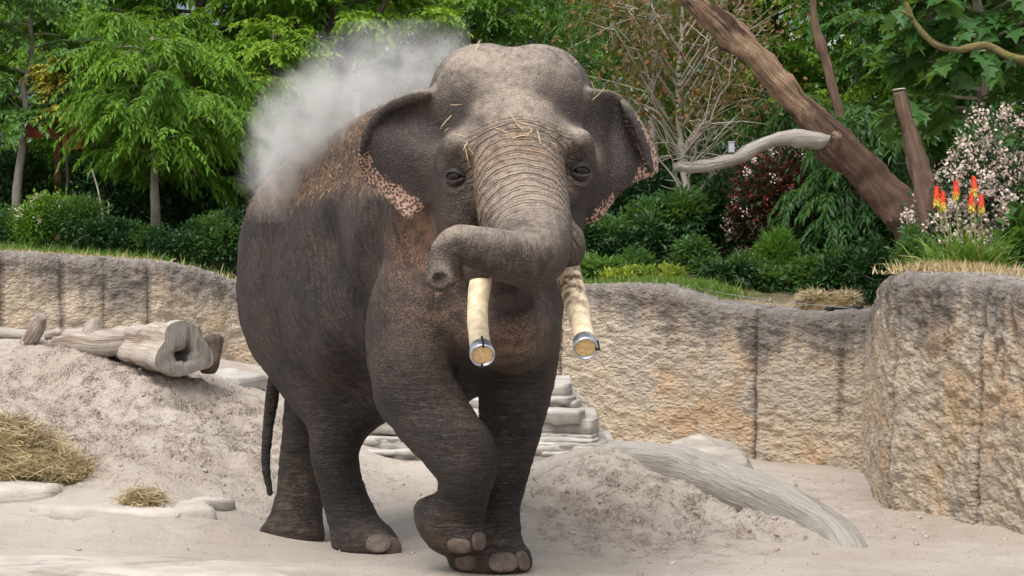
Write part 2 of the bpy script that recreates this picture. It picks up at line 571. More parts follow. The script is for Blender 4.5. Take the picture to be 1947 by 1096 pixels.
f.ell(P(1064, 503, 12.75), (0.05, 0.1, 0.035), k=0.03, sub=True)
# eye sockets and lids
EYES = [(868, 337, 1), (1101, 326, -1)]
eye_pts = []
for ex, ey, sgn in EYES:
    p = f.hit(ex, ey)
    nrm = np.array([-sgn * 0.42, -0.90, 0.06]); nrm /= np.linalg.norm(nrm)
    f.ell(p + nrm * 0.03, (0.105, 0.085, 0.11), k=0.06, sub=True)
    p2 = f.hit(ex, ey)
    c = p2 + nrm * 0.006
    eye_pts.append((c, nrm))
    sx = np.cross(nrm, [0, 0, 1]); sx /= np.linalg.norm(sx)
    up = np.cross(sx, nrm)
    arc = lambda w, hgt, zz: [c + sx * w * t + up * (hgt * (1 - t * t) + zz) + nrm * (0.012 - 0.014 * t * t) for t in (-1, -.5, 0, .5, 1)]
    f.ell(c - nrm * 0.02, (0.05, 0.05, 0.05), k=0.03)
    f.chain(arc(0.088, 0.062, 0.026), [0.008, .014, 0.017, .014, .008], k=0.03)
    f.chain(arc(0.082, -0.060, -0.022), [0.006, .012, 0.014, .012, .006], k=0.03)
# ears
earR = [(836, 190), (806, 178), (760, 196), (722, 220), (700, 240), (689, 275), (684, 312), (692, 338), (718, 358), (745, 382), (772, 408), (788, 404), (806, 384), (836, 350)]
pr = poly_points(catmull(np.array(earR + earR[:1]), 4)[:-1])
ed = seg_dist(pr, [(806, 178), (760, 196), (722, 220), (700, 240), (689, 275), (684, 312)])
u = np.clip((830 - pr[:, 0]) / 145, 0, 1)
dd = 13.52 + 0.30 * u ** 1.3 + 0.05 * np.sin(pr[:, 1] * 0.035 + 2 * u) - 0.07 * np.exp(-(ed / 9) ** 2)
f.sheet(np.array([P(a, b, c) for (a, b), c in zip(pr, dd)]), 0.019 + 0.02 * (1 - u) ** 2, k=0.05)
rim = [(812, 180), (785, 185), (760, 195), (735, 209), (714, 226), (699, 243)]
f.chain([P(a, b, 13.45 + 0.30 * max(0, (830 - a) / 145) ** 1.3) for a, b in rim], [0.02, 0.026, 0.03, 0.03, 0.026, 0.018], k=0.02)
earL = [(1108, 190), (1136, 177), (1168, 183), (1196, 206), (1220, 240), (1238, 280), (1247, 318), (1236, 332), (1200, 346), (1165, 374), (1136, 408), (1125, 410), (1112, 388), (1100, 350)]
pl = poly_points(catmull(np.array(earL + earL[:1]), 4)[:-1])
ed = seg_dist(pl, [(1168, 183), (1196, 206), (1220, 240), (1238, 280), (1247, 318)])
u = np.clip((pl[:, 0] - 1112) / 136, 0, 1)
dd = 13.52 + 0.32 * u ** 1.2 + 0.05 * np.sin(pl[:, 1] * 0.03 + 1.0) + 0.02 * np.sin(pl[:, 0] * 0.11)
f.sheet(np.array([P(a, b, c) for (a, b), c in zip(pl, dd)]), 0.019 + 0.02 * (1 - u) ** 2, k=0.05)
flap = [(1180, 192), (1200, 206), (1222, 240), (1240, 280), (1250, 322), (1236, 326), (1224, 290), (1208, 250), (1190, 216)]
pf = poly_points(catmull(np.array(flap + flap[:1]), 3)[:-1])
inn = seg_dist(pf, [(1180, 198), (1190, 216), (1208, 250), (1224, 290), (1236, 326)])
out = seg_dist(pf, [(1180, 192), (1200, 206), (1222, 240), (1240, 280), (1250, 322)])
u = np.clip((pf[:, 0] - 1112) / 136, 0, 1)
dd = 13.52 + 0.32 * u ** 1.2 - 0.02 - 0.10 * np.clip(out / (inn + out + 1e-6), 0, 1) ** 0.6
f.sheet(np.array([P(a, b, c) for (a, b), c in zip(pf, dd)]), 0.016, k=0.012)

EV, EQ = f.mesh()
for _ in range(1):       # one light relaxation pass
    acc = np.zeros_like(EV); num = np.zeros(len(EV))
    for a, b in ((0, 1), (1, 2), (2, 3), (3, 0)):
        np.add.at(acc, EQ[:, a], EV[EQ[:, b]]); np.add.at(num, EQ[:, a], 1)
    EV = EV * 0.5 + 0.5 * acc / np.maximum(num, 1)[:, None]
EN = f.grad(EV, 0.02)

def nearest_on(q, pts):
    "distance to a polyline and arc length along it"
    best = np.full(len(pts), 1e9); sarc = np.zeros(len(pts)); acc = 0
    for a, b in zip(q[:-1], q[1:]):
        ab = b - a; L = np.linalg.norm(ab) + 1e-9
        t = np.clip(((pts - a) @ ab) / (L * L), 0, 1)
        d = np.linalg.norm(pts - a - t[:, None] * ab, axis=1)
        m = d < best
        best[m] = d[m]; sarc[m] = acc + t[m] * L
        acc += L
    return best, sarc, acc

def near(c, r):
    return np.exp(-(np.linalg.norm(EV - np.asarray(c), axis=1) / r) ** 2)
def near_all(lst):
    return np.clip(np.max([near(P(x, y, d), r) for x, y, d, r in lst], axis=0), 0, 1)

tr_d, tr_s, tr_L = nearest_on(trunk_q[:, :3], EV)
w_trunk = smooth01(0.36 - tr_d, 0.0, 0.12) * (EV[:, 1] < 13.4) * smooth01(tr_s, 0.0, 0.12)
w_leg = np.zeros(len(EV))
for q in (rh, lh, lf, rf):
    dq, sq, Lq = nearest_on(q[:, :3], EV)
    w_leg = np.maximum(w_leg, smooth01(sq / Lq, 0.30, 0.55) * (dq < 0.38))
w_leg *= (1 - w_trunk) * (EV[:, 2] < 1.35)
S_ax = (EV[:, 0] - HIP[0]) * AX[0] + (EV[:, 1] - HIP[1]) * AX[1]
w_torso = np.clip(1 - w_leg - w_trunk, 0, 1) * smooth01(S_ax, 2.35, 2.0)
# broad folds of loose skin, shallow enough for the mesh to carry
wave = lambda c, n_, a: np.sin(c + 2.2 * n_) * a
nz = fbm(EV, 3.0, 3, 5)
disp = 0.0035 * fbm(EV, 9.0, 3, 11)
disp += w_leg * 0.0032 * (vnoise(EV * [5, 5, 30], 1.0, 3) + 0.6 * vnoise(EV * [9, 9, 55], 1.0, 4))
disp += w_torso * 0.006 * vnoise(np.stack([S_ax * 26 + EV[:, 2] * 9, EV[:, 2] * 5, EV[:, 0] * 3], -1), 1.0, 6)
disp += w_torso * 0.005 * np.sin((S_ax * 55 + (EV[:, 2] - 1.5) * 14) + 7 * nz) * np.clip(vnoise(EV, 2.5, 9) + 0.35, 0, 1)
ringw = w_trunk * (0.18 + 0.82 * smooth01(tr_s, 1.0, 0.72))
disp += ringw * 0.0045 * np.sin(tr_s * 150 + 1.5 * nz)
EV = EV + EN * disp[:, None]

ear_m = smooth01(np.minimum(nearest_on(np.array([P(686, 290, 13.8), P(694, 345, 13.8), P(735, 378, 13.7), P(778, 409, 13.6)]), EV)[0],
                            nearest_on(np.array([P(1205, 210, 13.75), P(1245, 300, 13.8), P(1235, 330, 13.8), P(1165, 372, 13.7), P(1128, 405, 13.6)]), EV)[0]), 0.17, 0.0) * smooth01(EV[:, 1], 14.05, 13.95)
pink = np.clip(near_all([(800, 470, 13.75, .24), (820, 560, 13.6, .24), (900, 640, 13.4, .26), (985, 640, 13.25, .26), (1040, 620, 13.35, .2), (1055, 560, 13.5, .16)]) * 1.0
               + 0.55 * near_all([(905, 390, 13.0, .13), (920, 330, 13.05, .11), (1080, 410, 13.0, .1)]), 0, 1)
ochre = near_all([(902, 400, 12.95, .17), (910, 330, 13.1, .13), (1090, 420, 13.0, .12), (985, 300, 13.0, .2), (800, 430, 13.8, .2)])
soil = smooth01(EN[:, 2], 0.05, 0.55) * smooth01(EV[:, 2] + 0.12 * nz, 2.0, 2.25) * smooth01(EV[:, 1], 13.9, 14.4)
dust = smooth01(EN[:, 2] + 0.25 * nz, 0.0, 0.8) * smooth01(EV[:, 2], 1.4, 2.2) * (EV[:, 1] < 14.2)
dust = np.maximum(dust, 0.75 * near_all([(980, 225, 13.1, .2), (905, 110, 13.6, .3), (1040, 110, 13.6, .3), (880, 260, 13.2, .14), (1090, 255, 13.2, .12), (842, 515, 12.2, .07)]))
low_dark = smooth01(EV[:, 2], 0.75, 0.35) * (1 - smooth01(EV[:, 2], 0.14, 0.05))  # darker tone on the lower legs, fading out at the soles
foot = np.clip(near_all([(860, 1035, 13.7, .18), (800, 1000, 13.9, .13), (720, 1025, 15.1, .14), (935, 1070, 13.8, .17), (555, 1020, 16.1, .2), (560, 930, 16.2, .22)]), 0, 1)
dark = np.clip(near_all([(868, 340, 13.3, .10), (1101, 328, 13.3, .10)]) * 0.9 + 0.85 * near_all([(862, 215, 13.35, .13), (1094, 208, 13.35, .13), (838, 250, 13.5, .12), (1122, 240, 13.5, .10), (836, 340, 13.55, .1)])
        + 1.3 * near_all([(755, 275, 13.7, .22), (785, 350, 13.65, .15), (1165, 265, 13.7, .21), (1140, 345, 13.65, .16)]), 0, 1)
NAILS = [(720, 1030, .080, .066), (749, 1040, .058, .068), (884, 1068, .068, .050), (957, 1066, .088, .058), (995, 1063, .052, .058), (872, 1037, .070, .045), (912, 1027, .048, .052)]
for x_, y_, rx_, rz_ in NAILS:
    dark = np.maximum(dark, near(f.hit(x_, y_), 1.15 * max(rx_, rz_)))  # crease shade round each nail, painted as a dark ring
lit_ear = near_all([(775, 290, 13.65, .12), (1150, 250, 13.65, .1)])
mouth = near_all([(970, 560, 13.3, .17), (970, 565, 13.1, .12), (836, 530, 12.18, .032), (1066, 500, 12.8, .04)])  # shade inside mouth, nostrils and lip crease, painted near-black

def skin_material():
    m = N('elephant_skin')
    p = m.pos()
    n1 = m.noise(p, 3.5, 5, 0.6)
    n2 = m.noise(p, 22, 4, 0.6)
    n3 = m.noise(p, 70, 3, 0.6)
    base = m.mix(m.ramp(n1, 0.3, 0.7), (0.023, 0.0175, 0.016), (0.053, 0.039, 0.033))
    base = m.mix(m.math('MULTIPLY', m.ramp(n2, 0.45, 0.75), 0.4), base, (0.10, 0.076, 0.060))
    base = m.mix(m.math('MULTIPLY', m.attr('low_dark'), 0.55), base, (0.030, 0.025, 0.024))
    # dry dust on the head and brow
    dusty = m.math('MULTIPLY', m.attr('dust'), m.ramp(m.math('ADD', m.math('MULTIPLY', n1, 0.6), m.math('MULTIPLY', n2, 0.5)), 0.25, 0.72))
    base = m.mix(m.math('MULTIPLY', dusty, 0.92), base, (0.36, 0.30, 0.24))
    oc = m.math('MULTIPLY', m.attr('ochre'), m.ramp(m.noise(p, 9, 5, 0.65), 0.3, 0.65))
    base = m.mix(m.math('MULTIPLY', oc, 0.8), base, (0.23, 0.135, 0.075))
    ft = m.math('MULTIPLY', m.attr('foot'), m.ramp(m.noise(p, 12, 5, 0.65), 0.3, 0.7))
    base = m.mix(m.math('MULTIPLY', ft, 0.8), base, (0.17, 0.12, 0.08))
    # shade painted into temples, eye sockets, nail creases; dark inner ears with hair streaks
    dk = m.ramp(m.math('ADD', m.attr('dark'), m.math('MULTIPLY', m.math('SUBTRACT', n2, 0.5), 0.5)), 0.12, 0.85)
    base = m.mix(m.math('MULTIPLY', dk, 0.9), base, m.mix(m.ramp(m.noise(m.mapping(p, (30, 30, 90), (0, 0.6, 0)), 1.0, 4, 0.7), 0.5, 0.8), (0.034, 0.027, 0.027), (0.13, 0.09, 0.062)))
    # depigmented speckle
    vd = m.voro(p, 54, 'F1', 0.85)
    vs_ = m.ramp(vd, 0.60, 0.40)
    fr = m.math('MULTIPLY', m.attr('pink'), m.ramp(m.noise(p, 10, 4, 0.6), 0.3, 0.6))
    base = m.mix(m.math('MULTIPLY', m.math('MULTIPLY', fr, m.ramp(m.noise(p, 120, 3, 0.6), 0.47, 0.55)), 0.9), base, (0.36, 0.215, 0.15))
    em = m.math('ADD', m.attr('ear'), m.math('MULTIPLY', m.math('SUBTRACT', m.noise(p, 24, 3), 0.5), 0.8))
    em2 = m.ramp(m.math('SUBTRACT', em, m.math('MULTIPLY', vs_, 0.28)), 0.30, 0.42)
    em2 = m.math('MULTIPLY', em2, m.math('MINIMUM', 1.0, m.math('MULTIPLY', m.attr('ear'), 5.0)))
    base = m.mix(em2, base, m.mix(m.math('MULTIPLY', vs_, 0.92), m.mix(n3, (0.43, 0.265, 0.205), (0.38, 0.25, 0.18)), (0.07, 0.043, 0.038)))
    # red soil and chaff on the back
    so = m.math('MULTIPLY', m.attr('soil'), m.math('ADD', 0.45, m.math('MULTIPLY', m.noise(p, 18, 5, 0.7), 0.9)), clamp=True)
    base = m.mix(so, base, m.mix(m.ramp(m.noise(p, 45, 4, 0.7), 0.42, 0.68), (0.10, 0.058, 0.036), (0.27, 0.18, 0.115)))
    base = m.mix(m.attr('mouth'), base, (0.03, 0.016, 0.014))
    # relief: cracked hide, level creases on the legs, hoops on the trunk, drapes on the flank
    crack = m.ramp(m.voro(m.mapping(p, (1, 1, 1.6)), 40, 'DISTANCE_TO_EDGE'), 0.0, 0.2)
    legn = m.noise(m.mapping(p, (6, 6, 48)), 1.0, 4, 0.6, 0.7)
    legn = m.math('ABSOLUTE', m.math('SUBTRACT', legn, 0.5))
    s = m.attr('tr_s')
    wob = m.math('MULTIPLY', m.noise(p, 6, 3, 0.55), 6.0)
    hoop = m.math('ABSOLUTE', m.math('SINE', m.math('ADD', m.math('MULTIPLY', s, 122.0), wob)))
    hoop = m.ramp(hoop, 0.0, 0.5)
    fl = m.noise(m.comb(m.math('ADD', m.math('MULTIPLY', m.attr('s_ax'), 33.0), m.math('MULTIPLY', m.sep(p)[2], 13.0)), m.math('MULTIPLY', m.sep(p)[0], 3.0), m.math('MULTIPLY', m.sep(p)[2], 4.0)), 1.0, 4, 0.55, 0.7)
    fl = m.math('ABSOLUTE', m.math('SUBTRACT', fl, 0.5))
    h = m.math('MULTIPLY', crack, 0.17)
    h = m.math('ADD', h, m.math('MULTIPLY', m.math('MULTIPLY', m.ramp(legn, 0.0, 0.16), 0.9), m.attr('w_leg')))
    h = m.math('ADD', h, m.math('MULTIPLY', m.math('MULTIPLY', hoop, 0.8), m.attr('w_ring')))
    h = m.math('ADD', h, m.math('MULTIPLY', m.math('MULTIPLY', m.ramp(fl, 0.0, 0.16), 0.9), m.attr('w_torso')))
    h = m.math('ADD', h, m.math('MULTIPLY', n2, 0.8))
    h = m.math('ADD', h, m.math('MULTIPLY', n3, 0.3))
    nb = m.bump(h, 1.0, 0.016)
    # crease shade painted dark between the hoops, dust rubbed onto their crests
    base = m.mix(m.math('MULTIPLY', m.math('MULTIPLY', hoop, m.attr('w_ring')), m.math('MULTIPLY', m.ramp(n2, 0.3, 0.7), 0.55)), base, (0.30, 0.225, 0.16))
    base = m.mix(m.math('MULTIPLY', m.math('MULTIPLY', m.ramp(hoop, 0.5, 0.1), m.attr('w_ring')), 0.5), base, (0.045, 0.033, 0.028))
    base = m.mix(m.math('MULTIPLY', m.ramp(m.math('MULTIPLY', crack, n3), 0.45, 0.62), 0.12), base, (0.24, 0.20, 0.165))
    return m.done(base, m.math('ADD', 0.5, m.math('MULTIPLY', n2, 0.3)), nb)

ele = empty('elephant', (-0.6, 14.6, 0), 'grey bull elephant mid-stride, trunk curled aside and sawn-off tusks capped in metal', 'elephant')
body = mesh_np('body', EV, EQ, skin_material(), ele, attrs=dict(dust=dust, dark=dark, pink=pink, ochre=ochre, soil=soil, low_dark=low_dark, foot=foot, ear=ear_m,
               mouth=mouth, tr_s=tr_s, s_ax=S_ax, w_leg=w_leg, w_ring=ringw, w_torso=w_torso))

# eyes
eye_mat = N('eye'); eye_mat = eye_mat.done((0.010, 0.006, 0.004), 0.16)
def ball(c, r, ns=16, nr=10, scale=(1, 1, 1), R=None):
    th = np.linspace(0, math.pi, nr + 1)[1:-1]; ph = np.linspace(0, 2 * math.pi, ns, endpoint=False)
    v = np.stack([np.outer(np.sin(th), np.cos(ph)), np.outer(np.sin(th), np.sin(ph)), np.outer(np.cos(th), np.ones(ns))], -1).reshape(-1, 3)
    v = np.vstack([v, [0, 0, 1], [0, 0, -1]]) * np.array(scale) * r
    if R is not None: v = v @ np.asarray(R)
    K = nr - 1
    i = np.arange(K - 1)[:, None] * ns; j = np.arange(ns)[None]; jn = (j + 1) % ns
    q = np.stack([i + j, i + ns + j, i + ns + jn, i + jn], -1).reshape(-1, 4)
    a = np.arange(ns); b = (a + 1) % ns
    t = np.vstack([np.stack([np.full(ns, K * ns), a, b], -1), np.stack([np.full(ns, K * ns + 1), (K - 1) * ns + b, (K - 1) * ns + a], -1)])
    return v + np.asarray(c), [q, t]
lid_mat = two_tone('eyelid', (0.022, 0.017, 0.016), (0.06, 0.046, 0.04), 30, 0.9, 0.008, 90, 0.6, (1, 1, 2.2))
for c, nrm in eye_pts:
    sx = np.cross(nrm, [0, 0, 1]); sx /= np.linalg.norm(sx); up = np.cross(sx, nrm)
    c0 = c - nrm * 0.002
    v, fc = ball(c0, 0.0475, 24, 16)
    mesh_np('eye', v, fc, eye_mat, ele)
    # heavy lids: shells hugging the eyeball, leaving an almond slit
    for name_, s_, gap in (('upper_eyelid', 1, 25), ('lower_eyelid', -1, 22)):
        az = np.radians(np.linspace(-88, 88, 31))
        open_ = np.radians(gap) * np.clip(np.cos(az * 1.3), 0, 1) ** .8 + np.radians(1.0)
        rows_ = []
        for k_, (w_, R_) in enumerate(((0.0, 0.0480), (0.0, 0.0575), (0.12, 0.0605), (0.4, 0.0595), (0.7, 0.059), (1.0, 0.0585))):
            el = s_ * (open_ + (np.radians(86) - open_) * w_) - np.radians(4)
            rows_.append(c0 + R_ * (np.cos(el) * np.sin(az))[:, None] * sx + R_ * (np.cos(el) * np.cos(az))[:, None] * nrm + R_ * np.sin(el)[:, None] * up)
        v = np.vstack(rows_)
        nv_ = len(az); i_ = np.arange(len(rows_) - 1)[:, None] * nv_; j_ = np.arange(nv_ - 1)[None]
        q_ = np.stack([i_ + j_, i_ + j_ + 1, i_ + nv_ + j_ + 1, i_ + nv_ + j_], -1).reshape(-1, 4)
        mesh_np(name_, v, q_ if s_ > 0 else q_[:, ::-1], lid_mat, ele)

# toenails: hard plates set into the front of each foot
nail_mat = two_tone('toenail', (0.07, 0.052, 0.043), (0.14, 0.10, 0.08), 14, 0.3, 0.004, 60, 0.6)
for x, y, rx, rz in NAILS:
    p = f.hit(x, y)
    nrm = f.grad(p[None], 0.03)[0]
    sx = np.cross(nrm, [0, 0, 1]); sx /= np.linalg.norm(sx); up = np.cross(sx, nrm)
    v, fc = ball((0, 0, 0), 1.0, 28, 18)
    v = np.sign(v) * np.abs(v) ** .78
    v = (v * [rx, 0.019, rz]) @ np.array([sx, nrm, up]) + p - nrm * 0.009 - up * 0.008
    mesh_np('toenail', v, fc, nail_mat, ele)

# tusks, sawn blunt and banded
def tusk_material():
    m = N('ivory')
    p = m.obj()
    c = m.mix(m.ramp(m.noise(m.mapping(p, (3, 3, 1)), 7, 5, 0.6), 0.35, 0.7), (0.72, 0.60, 0.42), (0.52, 0.40, 0.25))
    c = m.mix(m.math('MULTIPLY', m.attr('stain'), m.ramp(m.noise(p, 17, 5, 0.65), 0.42, 0.6)), c, (0.10, 0.062, 0.035))
    c = m.mix(m.ramp(m.noise(m.mapping(p, (4, 4, 1.5)), 24, 3, 0.7), 0.66, 0.72), c, (0.12, 0.08, 0.05))
    return m.done(c, 0.45, m.bump(m.noise(m.mapping(p, (6, 6, 1)), 22, 4), 0.4, 0.006))
def saw_material():
    m = N('sawn_ivory')
    p = m.obj()
    c = m.mix(m.ramp(m.noise(p, 60, 4, 0.6), 0.35, 0.65), (0.66, 0.47, 0.24), (0.50, 0.32, 0.14))
    return m.done(c, 0.6, m.bump(m.noise(p, 160, 3), 0.4, 0.003))
def band_material():
    m = N('steel_band')
    p = m.obj()
    c = m.mix(m.ramp(m.noise(p, 30, 5, 0.65), 0.4, 0.68), (0.55, 0.58, 0.62), (0.22, 0.24, 0.28))
    return m.done(c, m.math('ADD', 0.25, m.math('MULTIPLY', m.noise(p, 45), 0.3)), m.bump(m.noise(p, 70), 0.35, 0.003), 0.9)
IV, SAW, BAND = tusk_material(), saw_material(), band_material()
crack_mat = N('black_gap').done((0.012, 0.011, 0.011), 0.7)
for rows, lab in (([(922, 470, 13.06, 21), (914, 530, 12.94, 21), (908, 590, 12.76, 20), (911, 640, 12.56, 20), (917, 674, 12.40, 20)], 0),
                  ([(1066, 450, 13.12, 23), (1078, 510, 12.98, 23), (1094, 570, 12.80, 22.5), (1107, 625, 12.58, 20), (1113, 661, 12.42, 20)], 1)):
    q = catmull([[*P(x, y, d), pxr(r, d)] for x, y, d, r in rows], 8)
    ks = np.linspace(0, 1, len(q))
    rad = q[:, 3] * (1 + 0.02 * np.sin(ks * 23 + lab))
    if lab: rad = rad * (1 + 0.05 * (ks < 0.66))          # swollen, stepped upper part
    v, fc = tube(q[:, :3], rad, 20, True, 0.03, 14, lab)
    o = mesh_np('tusk', v, fc, IV, ele, attrs=dict(stain=np.append(np.repeat((0.25 + 0.75 * lab) * smooth01(ks, 0.85, 0.4), 20), [0, 0])))
    o['label'] = ('stained stout tusk with a step halfway down' if lab else 'pale slim tusk with small nicks')
    t = q[-1, :3] - q[-3, :3]; t /= np.linalg.norm(t)
    e = q[-1, :3]; R0 = rad[-1]
    ref = np.cross(t, [0, 0, 1]); ref /= np.linalg.norm(ref); up = np.cross(ref, t)
    # band: a ring with thickness
    ns = 32; a = np.linspace(0, 2 * math.pi, ns, endpoint=False)
    prof = [(-0.062, R0 * 1.02), (-0.060, R0 * 1.13), (0.006, R0 * 1.24), (0.018, R0 * 1.20), (0.016, R0 * 1.06), (-0.02, R0 * 0.98)]
    v = np.vstack([e + t * z + r_ * (np.cos(a)[:, None] * ref + np.sin(a)[:, None] * up) for z, r_ in prof])
    K = len(prof); i = np.arange(K)[:, None] * ns; i2 = ((np.arange(K) + 1) % K)[:, None] * ns; j = np.arange(ns)[None]; jn = (j + 1) % ns
    qd = np.stack([i + j, i + jn, i2 + jn, i2 + j], -1).reshape(-1, 4)
    bnd = mesh_np('metal_band', v, qd, BAND, o, local=False)
    bnd.data.transform(Matrix.Translation(-Vector(ele.location)))
    # clamp slit
    for sgn in ((1, -1) if not lab else (-1,)):
        w = up if not lab else ref
        cc = e + sgn * w * R0 * 1.17 - t * 0.02
        side = ref if not lab else up
        bx = np.array([cc + t * aa * 0.042 + side * bb * 0.005 + w * ccc * 0.012 for aa in (-1, 1) for bb in (-1, 1) for ccc in (-1, 1)])
        fq = np.array([(0, 1, 3, 2), (4, 6, 7, 5), (0, 4, 5, 1), (2, 3, 7, 6), (0, 2, 6, 4), (1, 5, 7, 3)])
        s_ = mesh_np('clamp_slit', bx, fq, crack_mat, o, smooth=False, local=False)
        s_.data.transform(Matrix.Translation(-Vector(ele.location)))
    # sawn face
    rr = [0.0, .35, .7, .93]
    v = [e + t * 0.006]
    for k_ in rr[1:]:
        v += list(e + t * (0.007 - 0.002 * k_) + R0 * 1.08 * k_ * (np.cos(a)[:, None] * ref + np.sin(a)[:, None] * up))
    v = np.array(v)
    tri = np.stack([np.zeros(ns, int), 1 + np.arange(ns), 1 + (np.arange(ns) + 1) % ns], -1)
    i = (1 + np.arange(len(rr) - 2)[:, None] * ns); j = np.arange(ns)[None]; jn = (j + 1) % ns
    qd = np.stack([i + j, i + ns + j, i + ns + jn, i + jn], -1).reshape(-1, 4)
    sw = mesh_np('cut_face', v, [tri, qd], SAW, o, local=False)
    sw.data.transform(Matrix.Translation(-Vector(ele.location)))
# ------------------------------------------------------------------ ground
def W(x, y, z): return (x, y, z)
GP = [P(0, 1108, 13.5), P(500, 1096, 13.7), P(1000, 1096, 13.75), P(1500, 1096, 13.7), P(1947, 1096, 13.6),
      W(-.12, 14.0, .004), W(-.33, 13.9, .004), W(-.93, 15.3, Z_RH + .006), W(-.8, 15.05, Z_RH + .006), W(-1.46, 16.2, Z_LH + .008), W(-1.1, 16.6, -.06), W(-0.5, 15.2, 0.0),
      P(60, 1000, 15.5), P(60, 935, 16.8), P(100, 880, 17.5), P(100, 800, 18.3), P(100, 720, 19.0), P(90, 662, 19.5), P(60, 642, 20.2),
      P(-120, 1000, 15.5), P(-150, 880, 17.5), P(-150, 740, 19.0), P(-120, 655, 20),
      P(300, 1010, 15.3), P(300, 950, 16.2), P(300, 880, 17.2), P(300, 800, 18.1), P(290, 735, 18.8), P(290, 700, 19.4), P(200, 672, 19.5), P(380, 715, 19.3),
      P(450, 1000, 15.7), P(440, 900, 17.3), P(450, 800, 18.8), P(450, 728, 20), P(530, 760, 20), P(560, 900, 17.6), P(600, 800, 19.6),
      P(800, 950, 17.5), P(760, 1000, 16.1), P(750, 890, 19.2), P(900, 890, 19.2), P(1000, 880, 19.6),
      P(1090, 872, 16.6), P(1180, 866, 17.0), P(1010, 900, 16.4), P(975, 1000, 15.1), P(1000, 1072, 14.2), P(1200, 1060, 14.4), P(1150, 960, 15.5),
      P(1290, 925, 16.3), P(1300, 1000, 15.2), P(1400, 985, 15.7), P(1400, 1040, 14.6), P(1500, 1010, 15.3), P(1480, 1048, 14.6),
      W(1.2, 16.95, .10), W(1.50, 16.35, .06), W(1.73, 15.85, .03), P(1220, 890, 19.4), P(1330, 895, 19.2), P(1500, 900, 20), P(1600, 905, 20.4), P(1600, 950, 18), P(1650, 1000, 16.4), P(1705, 978, 17.1), P(1850, 1015, 15.8), P(1947, 1032, 15.4), P(1600, 1045, 14.9),
      W(-6, 14, 0), W(-7, 20, 1.2), W(6, 14, 0), W(6, 20, 0), W(-6, 25, 1.1), W(-2, 25, .7), W(0, 25, .3), W(4, 25, -.05), W(-5, 10, 0), W(0, 10, 0), W(5, 10, 0), W(0, 12.3, .0)]
GP = np.array([np.array(g, float) for g in GP])
def _tps(r2): return 0.5 * r2 * np.log(r2 + 1e-9)
_n = len(GP)
_A = np.zeros((_n + 3, _n + 3))
_A[:_n, :_n] = _tps(((GP[:, None, :2] - GP[None, :, :2]) ** 2).sum(-1)) + np.eye(_n) * 0.01
_A[:_n, _n:] = np.column_stack([np.ones(_n), GP[:, :2]]); _A[_n:, :_n] = _A[:_n, _n:].T
_c = np.linalg.solve(_A, np.concatenate([GP[:, 2], np.zeros(3)]))
def ground_z(x, y, detail=True):
    x = np.atleast_1d(np.asarray(x, float)).ravel(); y = np.atleast_1d(np.asarray(y, float)).ravel()
    cx, cy = np.clip(x, -7, 6), np.clip(y, 10, 25)
    z = np.column_stack([np.ones(len(x)), cx, cy]) @ _c[_n:]
    for i in range(_n):
        z += _c[i] * _tps((cx - GP[i, 0]) ** 2 + (cy - GP[i, 1]) ** 2)
    fade = np.exp(-np.hypot(x - cx, y - cy) / 6)
    z = z * fade - 0.02 * (1 - fade)
    if detail:
        p = np.column_stack([x, y, np.zeros(len(x))])
        rough = loose(x, y)
        feet = np.ones(len(x))
        for fx, fy, rr in ((-.12, 14.0, .5), (-.93, 15.25, .5), (-1.46, 16.2, .5), (-.33, 13.9, .3)):
            feet = np.minimum(feet, smooth01(np.hypot(x - fx, y - fy), rr * .6, rr * 1.4))
        z = z + feet * (0.012 * fbm(p, 1.6, 3, 1) + rough * (0.045 * fbm(p, 2.6, 4, 21) + 0.026 * fbm(p, 8, 4, 33, 0.65, True)) + (1 - rough) * 0.004 * fbm(p, 14, 3, 8))
        # dragged footprints in the loose sand
        for fx, fy, rr, dp in ((0.75, 15.6, .26, .10), (1.2, 15.55, .22, .08), (1.55, 15.1, .24, .07), (.45, 15.9, .2, .08), (-3.1, 18.3, .3, .10), (-2.3, 18.6, .28, .09), (-3.7, 18.9, .3, .12), (-2.7, 17.6, .22, .06)):
            r_ = np.hypot(x - fx, (y - fy) * .8) / rr
            z = z - dp * np.exp(-r_ ** 4) + 0.35 * dp * np.exp(-((r_ - 1.25) / .3) ** 2)
    return z
def loose(x, y):
    def blob(cx, cy, rx, ry): return np.exp(-(((x - cx) / rx) ** 2 + ((y - cy) / ry) ** 2) ** 2)
    return np.clip(blob(-3.2, 18.4, 1.9, 1.5) + blob(0.9, 15.6, 1.0, 1.25) + 0.4 * blob(-1.9, 17.8, 1.4, 1.4) + 0.3 * blob(2.6, 17.5, 1.2, 2.5), 0, 1)
def gz(x, y): return float(ground_z([x], [y])[0])

def axis_coords(lo, hi, step, far_lo, far_hi):
    mid = np.arange(lo, hi + step / 2, step)
    a = [lo]; st = step
    while a[-1] > far_lo: st *= 1.5; a.append(a[-1] - st)
    b = [mid[-1]]; st = step
    while b[-1] < far_hi: st *= 1.5; b.append(b[-1] + st)
    return np.concatenate([np.array(a[1:])[::-1], mid, np.array(b[1:])])

def grid_mesh(nu, nv):
    i = np.arange(nu - 1)[:, None] * nv; j = np.arange(nv - 1)[None]
    return np.stack([i + j, i + nv + j, i + nv + j + 1, i + j + 1], -1).reshape(-1, 4)

